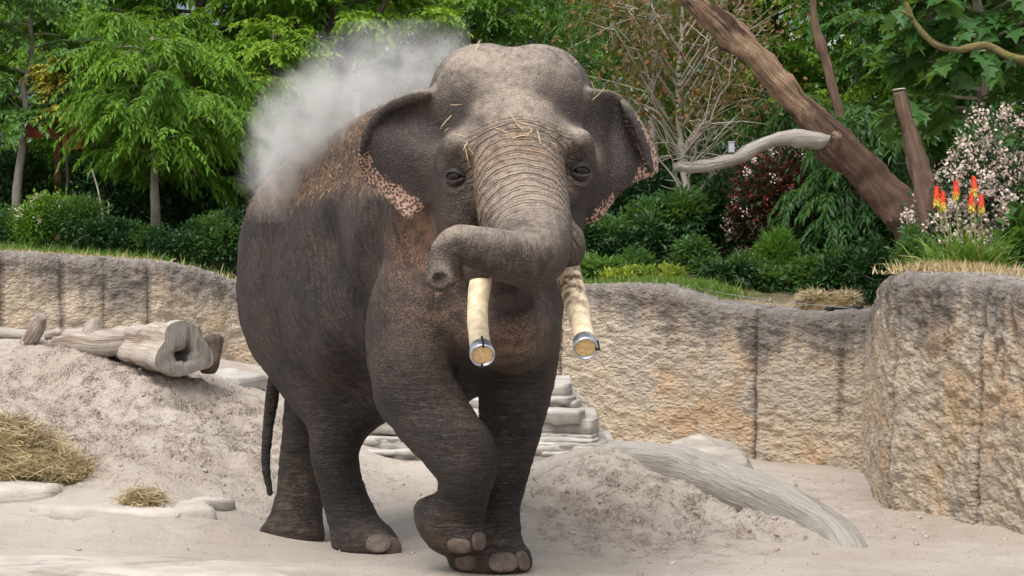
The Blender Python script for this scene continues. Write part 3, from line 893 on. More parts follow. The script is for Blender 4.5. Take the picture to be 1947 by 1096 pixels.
def sand_material():
    m = N('sand')
    p = m.pos()
    a = m.noise(p, 0.9, 5, 0.6)
    b = m.noise(m.mapping(p, (1, 1, 1)), 7, 5, 0.65)
    c = m.mix(m.ramp(a, 0.35, 0.65), (0.56, 0.50, 0.43), (0.48, 0.41, 0.345))
    c = m.mix(m.math('MULTIPLY', m.attr('loose'), m.ramp(b, 0.3, 0.75)), c, (0.37, 0.295, 0.235))
    c = m.mix(m.math('MULTIPLY', m.ramp(b, 0.55, 0.75), 0.4), c, (0.33, 0.265, 0.205))
    c = m.mix(m.math('MULTIPLY', m.ramp(m.noise(p, 60, 4, 0.7), 0.6, 0.72), 0.45), c, (0.27, 0.215, 0.165))
    c = m.mix(m.math('MULTIPLY', m.ramp(m.noise(m.mapping(p, (0.6, 3.0, 1)), 3.0, 6, 0.7), 0.55, 0.68), 0.4), c, (0.34, 0.31, 0.27))
    # foot-worn rock showing in front: cooler, smoother
    h = m.math('ADD', m.math('MULTIPLY', m.noise(p, 30, 6, 0.7), 1.0), m.math('MULTIPLY', m.noise(p, 110, 4, 0.7), 0.5))
    crumb = m.ramp(m.voro(p, 26), 0.55, 0.15)
    crumb2 = m.ramp(m.voro(m.mapping(p, (1, 1, 1), (0.4, 0.3, 0.9)), 55), 0.5, 0.15)
    lo_ = m.attr('loose')
    h = m.math('ADD', h, m.math('MULTIPLY', m.math('MULTIPLY', m.math('ADD', crumb, crumb2), lo_), m.ramp(b, 0.4, 0.65)))
    return m.done(c, 0.92, m.bump(h, 1.0, 0.03))
if True:
    gx = axis_coords(-5.0, 5.0, 0.028, -900, 900)
    gy = axis_coords(12.8, 23.5, 0.03, -60, 1500)
    X, Y = np.meshgrid(gx, gy, indexing='ij')
    gzv = ground_z(X, Y)
    g = mesh_np('ground', np.column_stack([X.ravel(), Y.ravel(), gzv]), grid_mesh(len(gx), len(gy)), sand_material(), attrs=dict(loose=loose(X.ravel(), Y.ravel())))
    tag(g, 'pale trampled sand with mounds across the enclosure', 'sand', kind='structure')

# ------------------------------------------------------------------ sculpted concrete walls
def wall_material():
    m = N('sculpted_concrete')
    p = m.pos()
    xyz = m.sep(p)
    a = m.noise(p, 1.1, 5, 0.6)
    c = m.mix(m.ramp(a, 0.35, 0.65), (0.545, 0.44, 0.315), (0.48, 0.41, 0.325))
    c = m.mix(m.math('MULTIPLY', m.ramp(m.noise(p, 1.7, 4, 0.6), 0.52, 0.68), 0.7), c, (0.53, 0.345, 0.20))
    c = m.mix(m.math('MULTIPLY', m.ramp(m.noise(p, 14, 5, 0.7), 0.5, 0.72), 0.5), c, (0.33, 0.265, 0.19))
    # weather stain: soot-grey run-off from the coping, in streaks
    along = m.attr('along')
    st = m.noise(m.comb(m.math('MULTIPLY', along, 5.0), 0.0, m.math('MULTIPLY', xyz[2], 0.55)), 1.0, 6, 0.65)
    st2 = m.noise(m.comb(m.math('MULTIPLY', along, 1.1), 7.0, 0.0), 1.0, 3, 0.6)
    reach = m.math('ADD', m.math('MULTIPLY', st, 1.05), m.math('MULTIPLY', st2, 0.95))
    reach = m.math('SUBTRACT', reach, 0.62)
    fac = m.ramp(m.math('SUBTRACT', m.attr('below'), reach), 0.14, -0.26)
    stain = m.mix(m.ramp(m.noise(p, 9, 5, 0.7), 0.35, 0.7), (0.105, 0.095, 0.09), (0.24, 0.21, 0.185))
    c = m.mix(m.math('MULTIPLY', fac, 0.86), c, stain)
    cop = m.ramp(m.attr('below'), 0.05, -0.08)
    c = m.mix(m.math('MULTIPLY', cop, m.ramp(m.noise(p, 12, 5, 0.7), 0.35, 0.6)), c, (0.36, 0.335, 0.305))
    c = m.mix(m.math('MULTIPLY', m.attr('joint'), 0.75), c, (0.085, 0.07, 0.058))
    # darker brown towards the foot of the wall
    c = m.mix(m.math('MULTIPLY', m.ramp(m.math('ADD', m.attr('above'), m.math('MULTIPLY', m.noise(p, 6, 4), 0.25)), 0.24, 0.12), 0.6), c, (0.14, 0.115, 0.085))
    h = m.math('ADD', m.noise(m.mapping(p, (1, 1, 1.4)), 16, 6, 0.7), m.math('MULTIPLY', m.noise(p, 70, 4, 0.7), 0.35))
    chip = m.ramp(m.voro(m.mapping(p, (1, 1, 1.6)), 17), 0.1, 0.75)
    chip2 = m.ramp(m.voro(m.mapping(p, (1, 1, 1.3)), 38), 0.1, 0.75)
    h = m.math('SUBTRACT', h, m.math('MULTIPLY', m.math('ADD', chip, m.math('MULTIPLY', chip2, 0.5)), 0.45))
    return m.done(c, 0.93, m.bump(h, 1.0, 0.04))
WALLM = None
def build_wall(label, rows, splits, base_z, lump, coping=0.12, depth=0.8, seed=0, step=0.026, extra_joints=()):
    """rows: (px, top py, d); panels meet in recessed joints at the split bearings"""
    global WALLM
    if WALLM is None: WALLM = wall_material()
    rows = np.array(rows, float)
    pts = np.array([P(x, y, d) for x, y, d in rows])
    fine = catmull(np.column_stack([pts, rows[:, 0]]), 30)
    xy = fine[:, :2]
    seg = np.concatenate([[0], np.cumsum(np.linalg.norm(np.diff(xy, axis=0), axis=1))])
    n = int(seg[-1] / step)
    u = np.linspace(0, seg[-1], n)
    I = lambda col: np.interp(u, seg, fine[:, col])
    x, y, top, px = I(0), I(1), I(2), I(3)
    tx, ty = np.gradient(x), np.gradient(y)
    L = np.hypot(tx, ty); nx, ny = ty / L, -tx / L          # outward: towards the enclosure
    k = np.ones(31) / 31
    sm = lambda a: np.convolve(np.pad(a, 15, 'edge'), k, 'valid')
    nx, ny = sm(nx), sm(ny); L = np.hypot(nx, ny); nx /= L; ny /= L
    nface = 66
    prof = [(0.0, t, 0) for t in np.linspace(0, 1, nface)]
    arc = [(-coping * (1 - math.cos(a)), 1, coping * math.sin(a)) for a in np.linspace(0, math.pi / 2, 9)[1:]]
    back = [(-coping - b, 1, coping + 0.02 * b) for b in np.linspace(0, depth, 16)[1:]]
    prof = prof + arc + back
    nv = len(prof)
    bz = base_z
    V = np.zeros((n, nv, 3)); NR = np.zeros((n, nv, 3)); below = np.zeros((n, nv)); above = np.zeros((n, nv))
    for j, (o, t, a) in enumerate(prof):
        z = bz + (top - coping - bz) * t + a
        batter = 0.05 * (1 - t)
        V[:, j] = np.stack([x + nx * (o + batter), y + ny * (o + batter), z], -1)
        th = 0 if j < nface else (math.pi / 2 * min(1, (j - nface + 1) / 8))
        NR[:, j] = np.stack([nx * math.cos(th), ny * math.cos(th), np.full(n, math.sin(th))], -1)
        below[:, j] = (top - z) + o * 0.3
        above[:, j] = z - bz
    Q = V.reshape(-1, 3)
    wgt = np.where(np.arange(nv) < nface + 2, 1.0, 0.5)[None, :]
    ds = (0.014 * fbm(Q * [1, 1, 1.2], 2.2, 3, seed) + lump * 0.75 * fbm(Q * [1, 1, 1.5], 11, 3, seed + 3, 0.7) + lump * 0.8 * np.clip(fbm(Q * [1, 1, 1.6], 17, 2, seed + 9, .6), 0, 1)).reshape(n, nv) * wgt
    ds -= 0.012 * np.clip(vnoise(np.column_stack([np.repeat(u, nv) * 5, np.zeros(n * nv), Q[:, 2] * .6]), 1.0, seed + 40), 0, 1).reshape(n, nv)
    joint = np.zeros(n)
    js = [np.interp(s_, px, u) for s_ in splits]
    wob = 0.03 * vnoise(np.column_stack([np.zeros(nv), np.zeros(nv), np.linspace(0, 1.8, nv)]), 3.0, seed)
    jm = np.zeros((n, nv))
    for s_ in js: jm = np.maximum(jm, np.exp(-((u - s_) / 0.02) ** 2)[:, None] * np.ones(nv)[None])
    for s_, lo_, hi_ in extra_joints:
        uu = np.interp(s_, px, u)
        tt = np.linspace(0, 1, nv)
        jm = np.maximum(jm, 0.8 * np.exp(-((u[:, None] - uu - wob[None]) / 0.02) ** 2) * ((tt > lo_) & (tt < hi_))[None])
    ds -= 0.035 * jm
    V = V + NR * ds[:, :, None]
    root = empty('enclosure_wall', (float(x.mean()), float(y.mean()), bz), label, 'wall')
    cuts = [0] + [int(np.argmin(np.abs(u - s_))) for s_ in js] + [n - 1]
    for a, b in zip(cuts[:-1], cuts[1:]):
        sl = slice(a, b + 1)
        mesh_np('wall_panel', V[sl].reshape(-1, 3), grid_mesh(b + 1 - a, nv)[:, ::-1], WALLM, root,
                attrs=dict(below=below[sl].ravel(), above=above[sl].ravel(), joint=jm[sl].ravel(), along=np.repeat(u[sl], nv)))
    return np.column_stack([x, y, top, px, nx, ny])

if True:
    LEFTW = [(-900, 462, 20.6), (-560, 466, 21.4), (-260, 470, 22.0), (-100, 474, 22.1), (0, 478, 22.2), (118, 484, 22.4), (283, 494, 22.7), (340, 500, 22.9), (400, 514, 23.1), (450, 530, 23.3), (560, 546, 23.4), (700, 550, 23.4), (900, 548, 23.2),
             (1065, 542, 22.9), (1150, 539, 22.6), (1245, 541, 22.3), (1300, 556, 22.2), (1350, 573, 22.1), (1437, 587, 21.9), (1560, 594, 21.6), (1650, 592, 21.3), (1740, 590, 21.0)]
    wl = build_wall('long tan sculpted concrete wall with soot-stained wavy top behind the elephant', LEFTW, [-520, -330, -130, 3, 118, 283, 560, 800, 1065, 1437], -0.12, 0.020, seed=2,
                    extra_joints=[(1600, 0.25, 0.85), (1607, 0.3, 0.7), (200, .5, .8)])
    PILW = [(1640, 600, 22.0), (1652, 580, 21.0), (1660, 562, 20.0), (1668, 540, 19.0), (1676, 524, 18.1), (1690, 517, 17.5), (1712, 516, 17.25), (1760, 519, 17.0), (1865, 530, 16.4), (1947, 543, 15.9), (2080, 560, 15.2), (2250, 580, 14.4), (2700, 600, 13.4), (3300, 610, 13.0)]
    wp = build_wall('tall tan wall bastion with grey coping and dark vertical cracks beside the flowering shrub', PILW, [1700, 1868, 2150, 2500, 2900], -0.12, 0.022, coping=0.14, depth=1.3, seed=12,
                    extra_joints=[(1790, .72, .9), (1890, .55, .9), (1905, .5, .85), (1925, .62, .9), (1872, .12, .3)])

# ------------------------------------------------------------------ planting bed behind the walls
def bed_material():
    m = N('planting_bed')
    p = m.pos()
    a = m.noise(p, 2.2, 5, 0.65)
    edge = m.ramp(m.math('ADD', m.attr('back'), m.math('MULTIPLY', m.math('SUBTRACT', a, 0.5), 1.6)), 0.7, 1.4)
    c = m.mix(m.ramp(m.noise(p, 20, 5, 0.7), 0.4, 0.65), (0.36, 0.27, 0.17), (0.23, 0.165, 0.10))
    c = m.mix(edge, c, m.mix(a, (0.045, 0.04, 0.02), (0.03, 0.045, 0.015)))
    return m.done(c, 0.95, m.bump(m.noise(p, 30, 5, 0.7), 0.8, 0.03))
def bed(rows, depth, zt):
    d = np.concatenate([np.linspace(0.25, 2.5, 40), np.linspace(2.7, depth, 30)])
    nu = 320
    idx = np.linspace(0, len(rows) - 1, nu).astype(int)
    r = rows[idx]
    r[:, 2] = np.convolve(np.pad(r[:, 2], 4, 'edge'), np.ones(9) / 9, 'valid')
    Q = np.zeros((nu, len(d), 3)); bk = np.zeros((nu, len(d)))
    for j, b in enumerate(d):
        blend = smooth01(np.array(b), 0.6, 4.0)
        nx, ny = r[:, 4] * (1 - blend), r[:, 5] * (1 - blend) + blend * -1
        Q[:, j] = np.stack([r[:, 0] - nx * b, r[:, 1] - ny * b, r[:, 2] - 0.03 + (zt - r[:, 2]) * smooth01(np.array(b), 0.5, 5) + 0.03 * smooth01(np.array(b), .25, .6)], -1)
        bk[:, j] = b
    v = Q.reshape(-1, 3)
    if depth > 10: v[:, 0] *= 1 + 0.045 * bk.ravel()
    v[:, 2] += 0.03 * fbm(v, 3, 3, 5) * smooth01(bk.ravel(), 0.3, 1.0)
    return v, grid_mesh(nu, len(d))[:, ::-1], bk.ravel()
if True:
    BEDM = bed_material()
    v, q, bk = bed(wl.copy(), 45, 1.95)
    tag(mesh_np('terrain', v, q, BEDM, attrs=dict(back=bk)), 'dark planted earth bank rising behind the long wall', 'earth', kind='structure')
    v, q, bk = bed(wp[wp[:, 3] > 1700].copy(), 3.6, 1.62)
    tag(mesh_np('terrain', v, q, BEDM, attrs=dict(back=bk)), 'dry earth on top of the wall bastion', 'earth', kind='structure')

def bed_z(px, d):
    i = int(np.argmin(np.abs(wl[:, 3] - px)))
    b = max(0.25, d - wl[i, 1])
    return wl[i, 2] - 0.03 + (1.95 - wl[i, 2]) * float(smooth01(np.array(b), 0.5, 5)) + 0.0
# ------------------------------------------------------------------ vegetation
def leaf_material(name, a, b, c=None, trans=0.35, rough=0.5, csel=0.85):
    m = N(name)
    r = m.attr('rnd')
    col = m.mix(r, a, b)
    if c is not None: col = m.mix(m.ramp(m.attr('rnd2'), csel, csel + 0.06), col, c)
    p = m.pos()
    col = m.mix(m.math('MULTIPLY', m.ramp(m.noise(p, 1.3, 3), 0.35, 0.7), 0.35), col, a)
    m.done(col, rough)
    m.b.inputs['Specular IOR Level'].default_value = 0.35
    tr = m.node('ShaderNodeBsdfTranslucent')
    m.set(tr.inputs['Color'], m.mix(0.5, col, (0.30, 0.42, 0.03), 'MIX') if trans > 0.2 else col)
    mx = m.node('ShaderNodeMixShader')
    mx.inputs[0].default_value = trans
    m.t.links.new(m.b.outputs[0], mx.inputs[1]); m.t.links.new(tr.outputs[0], mx.inputs[2])
    m.t.links.new(mx.outputs[0], m.out.inputs['Surface'])
    return m.m
LM = dict(
    mid=leaf_material('leaf_mid_green', (0.062, 0.165, 0.012), (0.175, 0.34, 0.028)),
    lime=leaf_material('leaf_lime', (0.10, 0.23, 0.012), (0.25, 0.39, 0.028)),
    dark=leaf_material('leaf_dark_green', (0.016, 0.052, 0.014), (0.045, 0.105, 0.022), trans=0.2),
    blue=leaf_material('leaf_soft_green', (0.06, 0.155, 0.035), (0.13, 0.26, 0.055)),
    maple=leaf_material('leaf_maple', (0.024, 0.088, 0.026), (0.06, 0.16, 0.03)),
    walnut=leaf_material('leaf_walnut', (0.028, 0.095, 0.026), (0.065, 0.155, 0.04)),
    yellow=leaf_material('leaf_yellow', (0.30, 0.27, 0.03), (0.46, 0.38, 0.05)),
    russet=leaf_material('leaf_russet', (0.13, 0.055, 0.025), (0.10, 0.13, 0.03), (0.24, 0.10, 0.03), 0.25),
    photinia=leaf_material('leaf_photinia', (0.022, 0.04, 0.018), (0.06, 0.085, 0.03), (0.17, 0.025, 0.02), 0.2, csel=0.62),
    chartreuse=leaf_material('leaf_chartreuse', (0.17, 0.26, 0.03), (0.40, 0.44, 0.07)),
    fern=leaf_material('leaf_fern', (0.065, 0.17, 0.025), (0.13, 0.26, 0.04)),
    grass=leaf_material('grass_blade', (0.06, 0.15, 0.02), (0.15, 0.27, 0.04), (0.40, 0.32, 0.14)),
    straw=leaf_material('dry_blade', (0.40, 0.30, 0.15), (0.55, 0.43, 0.24), (0.25, 0.17, 0.08), 0.1, 0.8),
    bloom=leaf_material('blossom', (0.55, 0.42, 0.36), (0.74, 0.66, 0.56), None, 0.15, 0.8),
)
BARK = dict(
    grey=two_tone('bark_grey', (0.16, 0.135, 0.11), (0.30, 0.265, 0.225), 9, 0.8, 0.02, 30, 0.9, (1, 1, 0.35)),
    dark=two_tone('bark_dark', (0.035, 0.026, 0.02), (0.09, 0.068, 0.05), 9, 0.8, 0.02, 30, 0.9, (1, 1, 0.35)),
    pale=two_tone('bark_pale', (0.30, 0.26, 0.20), (0.46, 0.41, 0.34), 9, 0.6, 0.015, 30, 0.9, (1, 1, 0.35)),
)
LEAF5 = (np.array([(0, 0, 0), (.42, -.5, .10), (.48, 0, -.03), (.42, .5, .10), (1, 0, -.16)]), np.array([(0, 1, 2), (0, 2, 3), (2, 1, 4), (2, 4, 3)]))
_mo = [(0, 0), (.10, -.30), (.22, -.52), (.34, -.30), (.62, -.46), (.60, -.17), (1.0, 0), (.60, .17), (.62, .46), (.34, .30), (.22, .52), (.10, .30)]
MAPLE = (np.array([(.3, 0, -.04)] + [(x, y, .10 * abs(y) * 2 - .10 * x * x) for x, y in _mo]), np.array([(0, 1 + i, 1 + (i + 1) % 12) for i in range(12)]))
BLADE = (np.array([(0, -.5, 0), (0, .5, 0), (.5, -.4, -.04), (.5, .4, -.04), (1, 0, -.2)]), np.array([(0, 2, 3), (0, 3, 1), (2, 4, 3)]))
BLOOM = (np.array([(.5 + .5 * math.cos(a), .5 * math.sin(a), .12 * (i % 2)) for i, a in enumerate(np.linspace(0, 2 * math.pi, 7)[:-1])]), np.array([(0, 1, 2), (0, 2, 3), (0, 3, 4), (0, 4, 5)]))

def unit(a): return a / (np.linalg.norm(a, axis=-1, keepdims=True) + 1e-9)

def leaf_mesh(name, base, dirs, up, length, width, mat, parent, r, tpl=LEAF5, tone=None):
    base = np.asarray(base); n = len(base)
    d = unit(dirs); s = unit(np.cross(d, up)); u = np.cross(s, d)
    T, Fc = tpl
    L = np.broadcast_to(length, n)[:, None, None]; Wd = np.broadcast_to(width, n)[:, None, None]
    v = base[:, None] + d[:, None] * T[None, :, :1] * L + s[:, None] * T[None, :, 1:2] * Wd + u[:, None] * T[None, :, 2:] * L
    fc = (np.arange(n)[:, None, None] * len(T) + Fc[None]).reshape(-1, 3)
    rnd = r.random(n) if tone is None else np.clip(tone + 0.25 * (r.random(n) - .5), 0, 1)
    o = mesh_np(name, v.reshape(-1, 3), fc, mat, parent, smooth=False, attrs=dict(rnd=np.repeat(rnd, len(T)), rnd2=np.repeat(r.random(n), len(T))))
    return o

def limb_path(p0, az, L, rise, droop, r, n=7):
    t = np.linspace(0, 1, n)
    wob = r.normal(0, 0.06 * L, (n, 3)) * t[:, None] * np.array([1, 1, .6])
    h = np.array([math.cos(az), math.sin(az), 0])
    return p0 + h * (L * t)[:, None] + np.array([0, 0, 1]) * (L * (rise * t - droop * t * t))[:, None] + wob

def tree(name, label, px, py, d, top_py, lo_py, spread, leaf, bark='grey', r0=0.06, limbs=26, twigs=13, per=20, llen=0.13, lw=0.045, droop=0.55, seed=0,
         lean=0.0, cat='tree', group=None, tpl=LEAF5, rise=0.45, zmax=7.0, fork=None, pinnate=True, base_z=None):
    r = np.random.default_rng(seed + 100)
    bz = bed_z(px, d) - 0.05 if base_z is None else base_z
    base = np.array([(px - CX) / F_PX * d, d, bz])
    top = P(px + lean, top_py, d); lo = P(px, lo_py, d)[2]
    top[2] = min(top[2], zmax + 2)
    H = top[2] - base[2]
    root = empty(name, tuple(base), label, cat, group)
    n = 14
    t = np.linspace(0, 1, n)
    path = base + (top - base) * t[:, None] + np.column_stack([r.normal(0, .005 * H, n), r.normal(0, .005 * H, n), np.zeros(n)]) * np.sin(t * math.pi * .9)[:, None]
    tubes = [tube(path, r0 * (1.15 - 0.85 * t), 9, True, 0.1, 8, seed)]
    B, D, TN = [], [], []
    if tpl is LEAF5: twigs, llen, lw = int(twigs * 1.9), llen * .84, lw * .84
    for i in range(limbs):
        z = lo + (min(top[2], zmax) - lo) * ((i + r.random()) / limbs)
        tt = (z - base[2]) / H
        p0 = np.array([np.interp(tt, t, path[:, k]) for k in range(3)])
        az = i * 2.399963 + r.normal(0, .3)
        frac = (z - lo) / max(.1, (top[2] - lo))
        L = spread * (0.55 + 0.55 * math.sin(math.pi * min(1, max(0, .18 + .82 * frac)))) * (0.7 + .45 * r.random())
        lp = limb_path(p0, az, L, rise + .2 * r.normal(), 0.38, r)
        tubes.append(tube(lp, np.linspace(r0 * .27 * (1.1 - .6 * frac), 0.005, len(lp)), 5, False))
        tw_t = r.uniform(0.08, 1.0, twigs) ** .8
        tp = np.column_stack([np.interp(tw_t, np.linspace(0, 1, len(lp)), lp[:, k]) for k in range(3)])
        ta = az + r.choice([-1, 1], twigs) * r.uniform(.2, 1.2, twigs)
        tl = r.uniform(.22, .5, twigs) * (0.6 + .25 * spread)
        td = np.column_stack([np.cos(ta), np.sin(ta), r.normal(.12, .25, twigs)])
        tone = np.clip(r.normal(.5, .25), 0, 1)
        for k in range(twigs):
            s_ = np.linspace(.15, 1, per)
            pts = tp[k] + td[k] * (tl[k] * s_)[:, None] - np.array([0, 0, 1]) * (droop * tl[k] * s_ ** 2)[:, None]
            side = np.array([-td[k][1], td[k][0], 0]) * np.where(np.arange(per) % 2, 1, -1)[:, None]
            B.append(pts); D.append(td[k] * .55 + side * r.uniform(.4, 1.0, (per, 1)) + np.array([0, 0, -1]) * (droop * (.35 + .9 * s_))[:, None] + r.normal(0, .22, (per, 3)))
            TN.append(np.full(per, tone))
            if k % 3 == 0: tubes.append((np.vstack([pts[0], pts[per // 2], pts[-1], pts[0] + [.006, 0, .006], pts[per // 2] + [.004, 0, .004], pts[-1] + [0.001, 0, .002]]), [np.array([(0, 1, 4, 3), (1, 2, 5, 4)])]))
    if fork:
        for f_ in fork: tubes.append(tube(catmull([P(*q[:3]) for q in f_], 4), np.interp(np.linspace(0, 1, (len(f_) - 1) * 4 + 1), np.linspace(0, 1, len(f_)), [pxr(q[3], q[2]) for q in f_]), 7, True, .1, 8, seed))
    v, fc = merge(tubes)
    mesh_np('trunk', v, fc, BARK[bark], root)
    B = np.vstack(B); D = np.vstack(D); TN = np.concatenate(TN)
    keep = B[:, 2] < zmax + .6
    B, D, TN = B[keep], D[keep], TN[keep]
    up = np.tile([0, 0, 1.0], (len(B), 1)) + r.normal(0, .35, (len(B), 3))
    leaf_mesh('crown', B, D, up, llen * r.uniform(.65, 1.25, len(B)), lw * r.uniform(.7, 1.2, len(B)), LM[leaf], root, r, tpl, TN)
    return root

def shrub(name, label, px, py, d, w, h, leaf, n=2600, llen=0.08, lw=0.035, seed=0, cat='shrub', group=None, lumps=7, base_z=None, tpl=LEAF5, blooms=0, bloom_size=.05, upright=0.3, stems=7, dy=None):
    "w, h in metres"
    r = np.random.default_rng(seed + 500)
    bz = (bed_z(px, d) - 0.04) if base_z is None else base_z
    base = np.array([(px - CX) / F_PX * d, d, bz])
    root = empty(name, tuple(base), label, cat, group)
    dyy = w * .8 if dy is None else dy
    C = np.column_stack([r.uniform(-.62, .62, lumps) * w * .5, r.uniform(-.6, .6, lumps) * dyy * .5, r.uniform(.25, .78, lumps) * h])
    C[0] = (0, 0, h * .62)
    R = np.column_stack([r.uniform(.28, .46, lumps) * w * .62, r.uniform(.28, .46, lumps) * dyy * .62, r.uniform(.20, .34, lumps) * h])
    k = r.integers(0, lumps, n)
    dv = unit(r.normal(0, 1, (n, 3)) + [0, 0, .25])
    rad = r.uniform(.45, 1.0, n) ** .6 * np.where(r.random(n) < .12, r.uniform(1.0, 1.45, n), 1.0)
    p = C[k] + R[k] * dv * rad[:, None] * (1 + .18 * r.normal(0, 1, (n, 1)))
    p[:, 2] = np.abs(p[:, 2]) + .02
    p += base
    tone = np.clip(r.normal(.5, .22, lumps), 0, 1)[k]
    tubes = []
    for i in range(max(stems, 1)):
        c = C[i % lumps] + r.normal(0, .12, 3) * w * .4
        q = catmull([base + [c[0] * .12, c[1] * .12, 0], base + [c[0] * .5, c[1] * .5, c[2] * .55], base + c], 3)
        tubes.append(tube(q, np.linspace(.014, .004, len(q)) * (0.6 + h * .5), 5, False))
    v, fc = merge(tubes)
    mesh_np('stem', v, fc, BARK['dark'], root)
    D = dv + r.normal(0, .5, (n, 3)) + [0, 0, upright]
    leaf_mesh('foliage', p, D, np.tile([0, 0, 1.0], (n, 1)) + r.normal(0, .4, (n, 3)), llen * r.uniform(.6, 1.25, n), lw * r.uniform(.7, 1.2, n), LM[leaf], root, r, tpl, tone)
    if blooms:
        # small flower heads, each a cluster of petals
        nb = blooms; kk = r.integers(0, lumps, nb)
        dv = unit(r.normal(0, 1, (nb, 3)) + [0, -.55, .35])
        c = C[kk] + R[kk] * dv * 1.05 + base
        m_ = 22
        q = np.repeat(c, m_, 0) + r.normal(0, bloom_size * .5, (nb * m_, 3))
        leaf_mesh('blossom', q, r.normal(0, 1, (nb * m_, 3)) + [0, -.3, .5], r.normal(0, 1, (nb * m_, 3)), bloom_size * .42, bloom_size * .42, LM['bloom'], root, r, BLOOM)
    return root

def grass_strip(name, label, pts, n, hgt, mat, seed, spread=.12, width=.012, flop=.5):
    "pts: polyline of world points (x, y, z); blades scattered about it"
    r = np.random.default_rng(seed)
    pts = np.array(pts); t = r.uniform(0, len(pts) - 1, n)
    p = np.column_stack([np.interp(t, np.arange(len(pts)), pts[:, k]) for k in range(3)])
    p[:, 0] += r.normal(0, spread, n); p[:, 1] += r.normal(0, spread, n)
    D = np.column_stack([r.normal(0, flop, n), r.normal(0, flop, n), np.ones(n)])
    o = leaf_mesh(name, p, D, r.normal(0, 1, (n, 3)), hgt * r.uniform(.4, 1.2, n), width, LM[mat], None, r, BLADE)
    return tag(o, label, 'grass', kind='stuff')

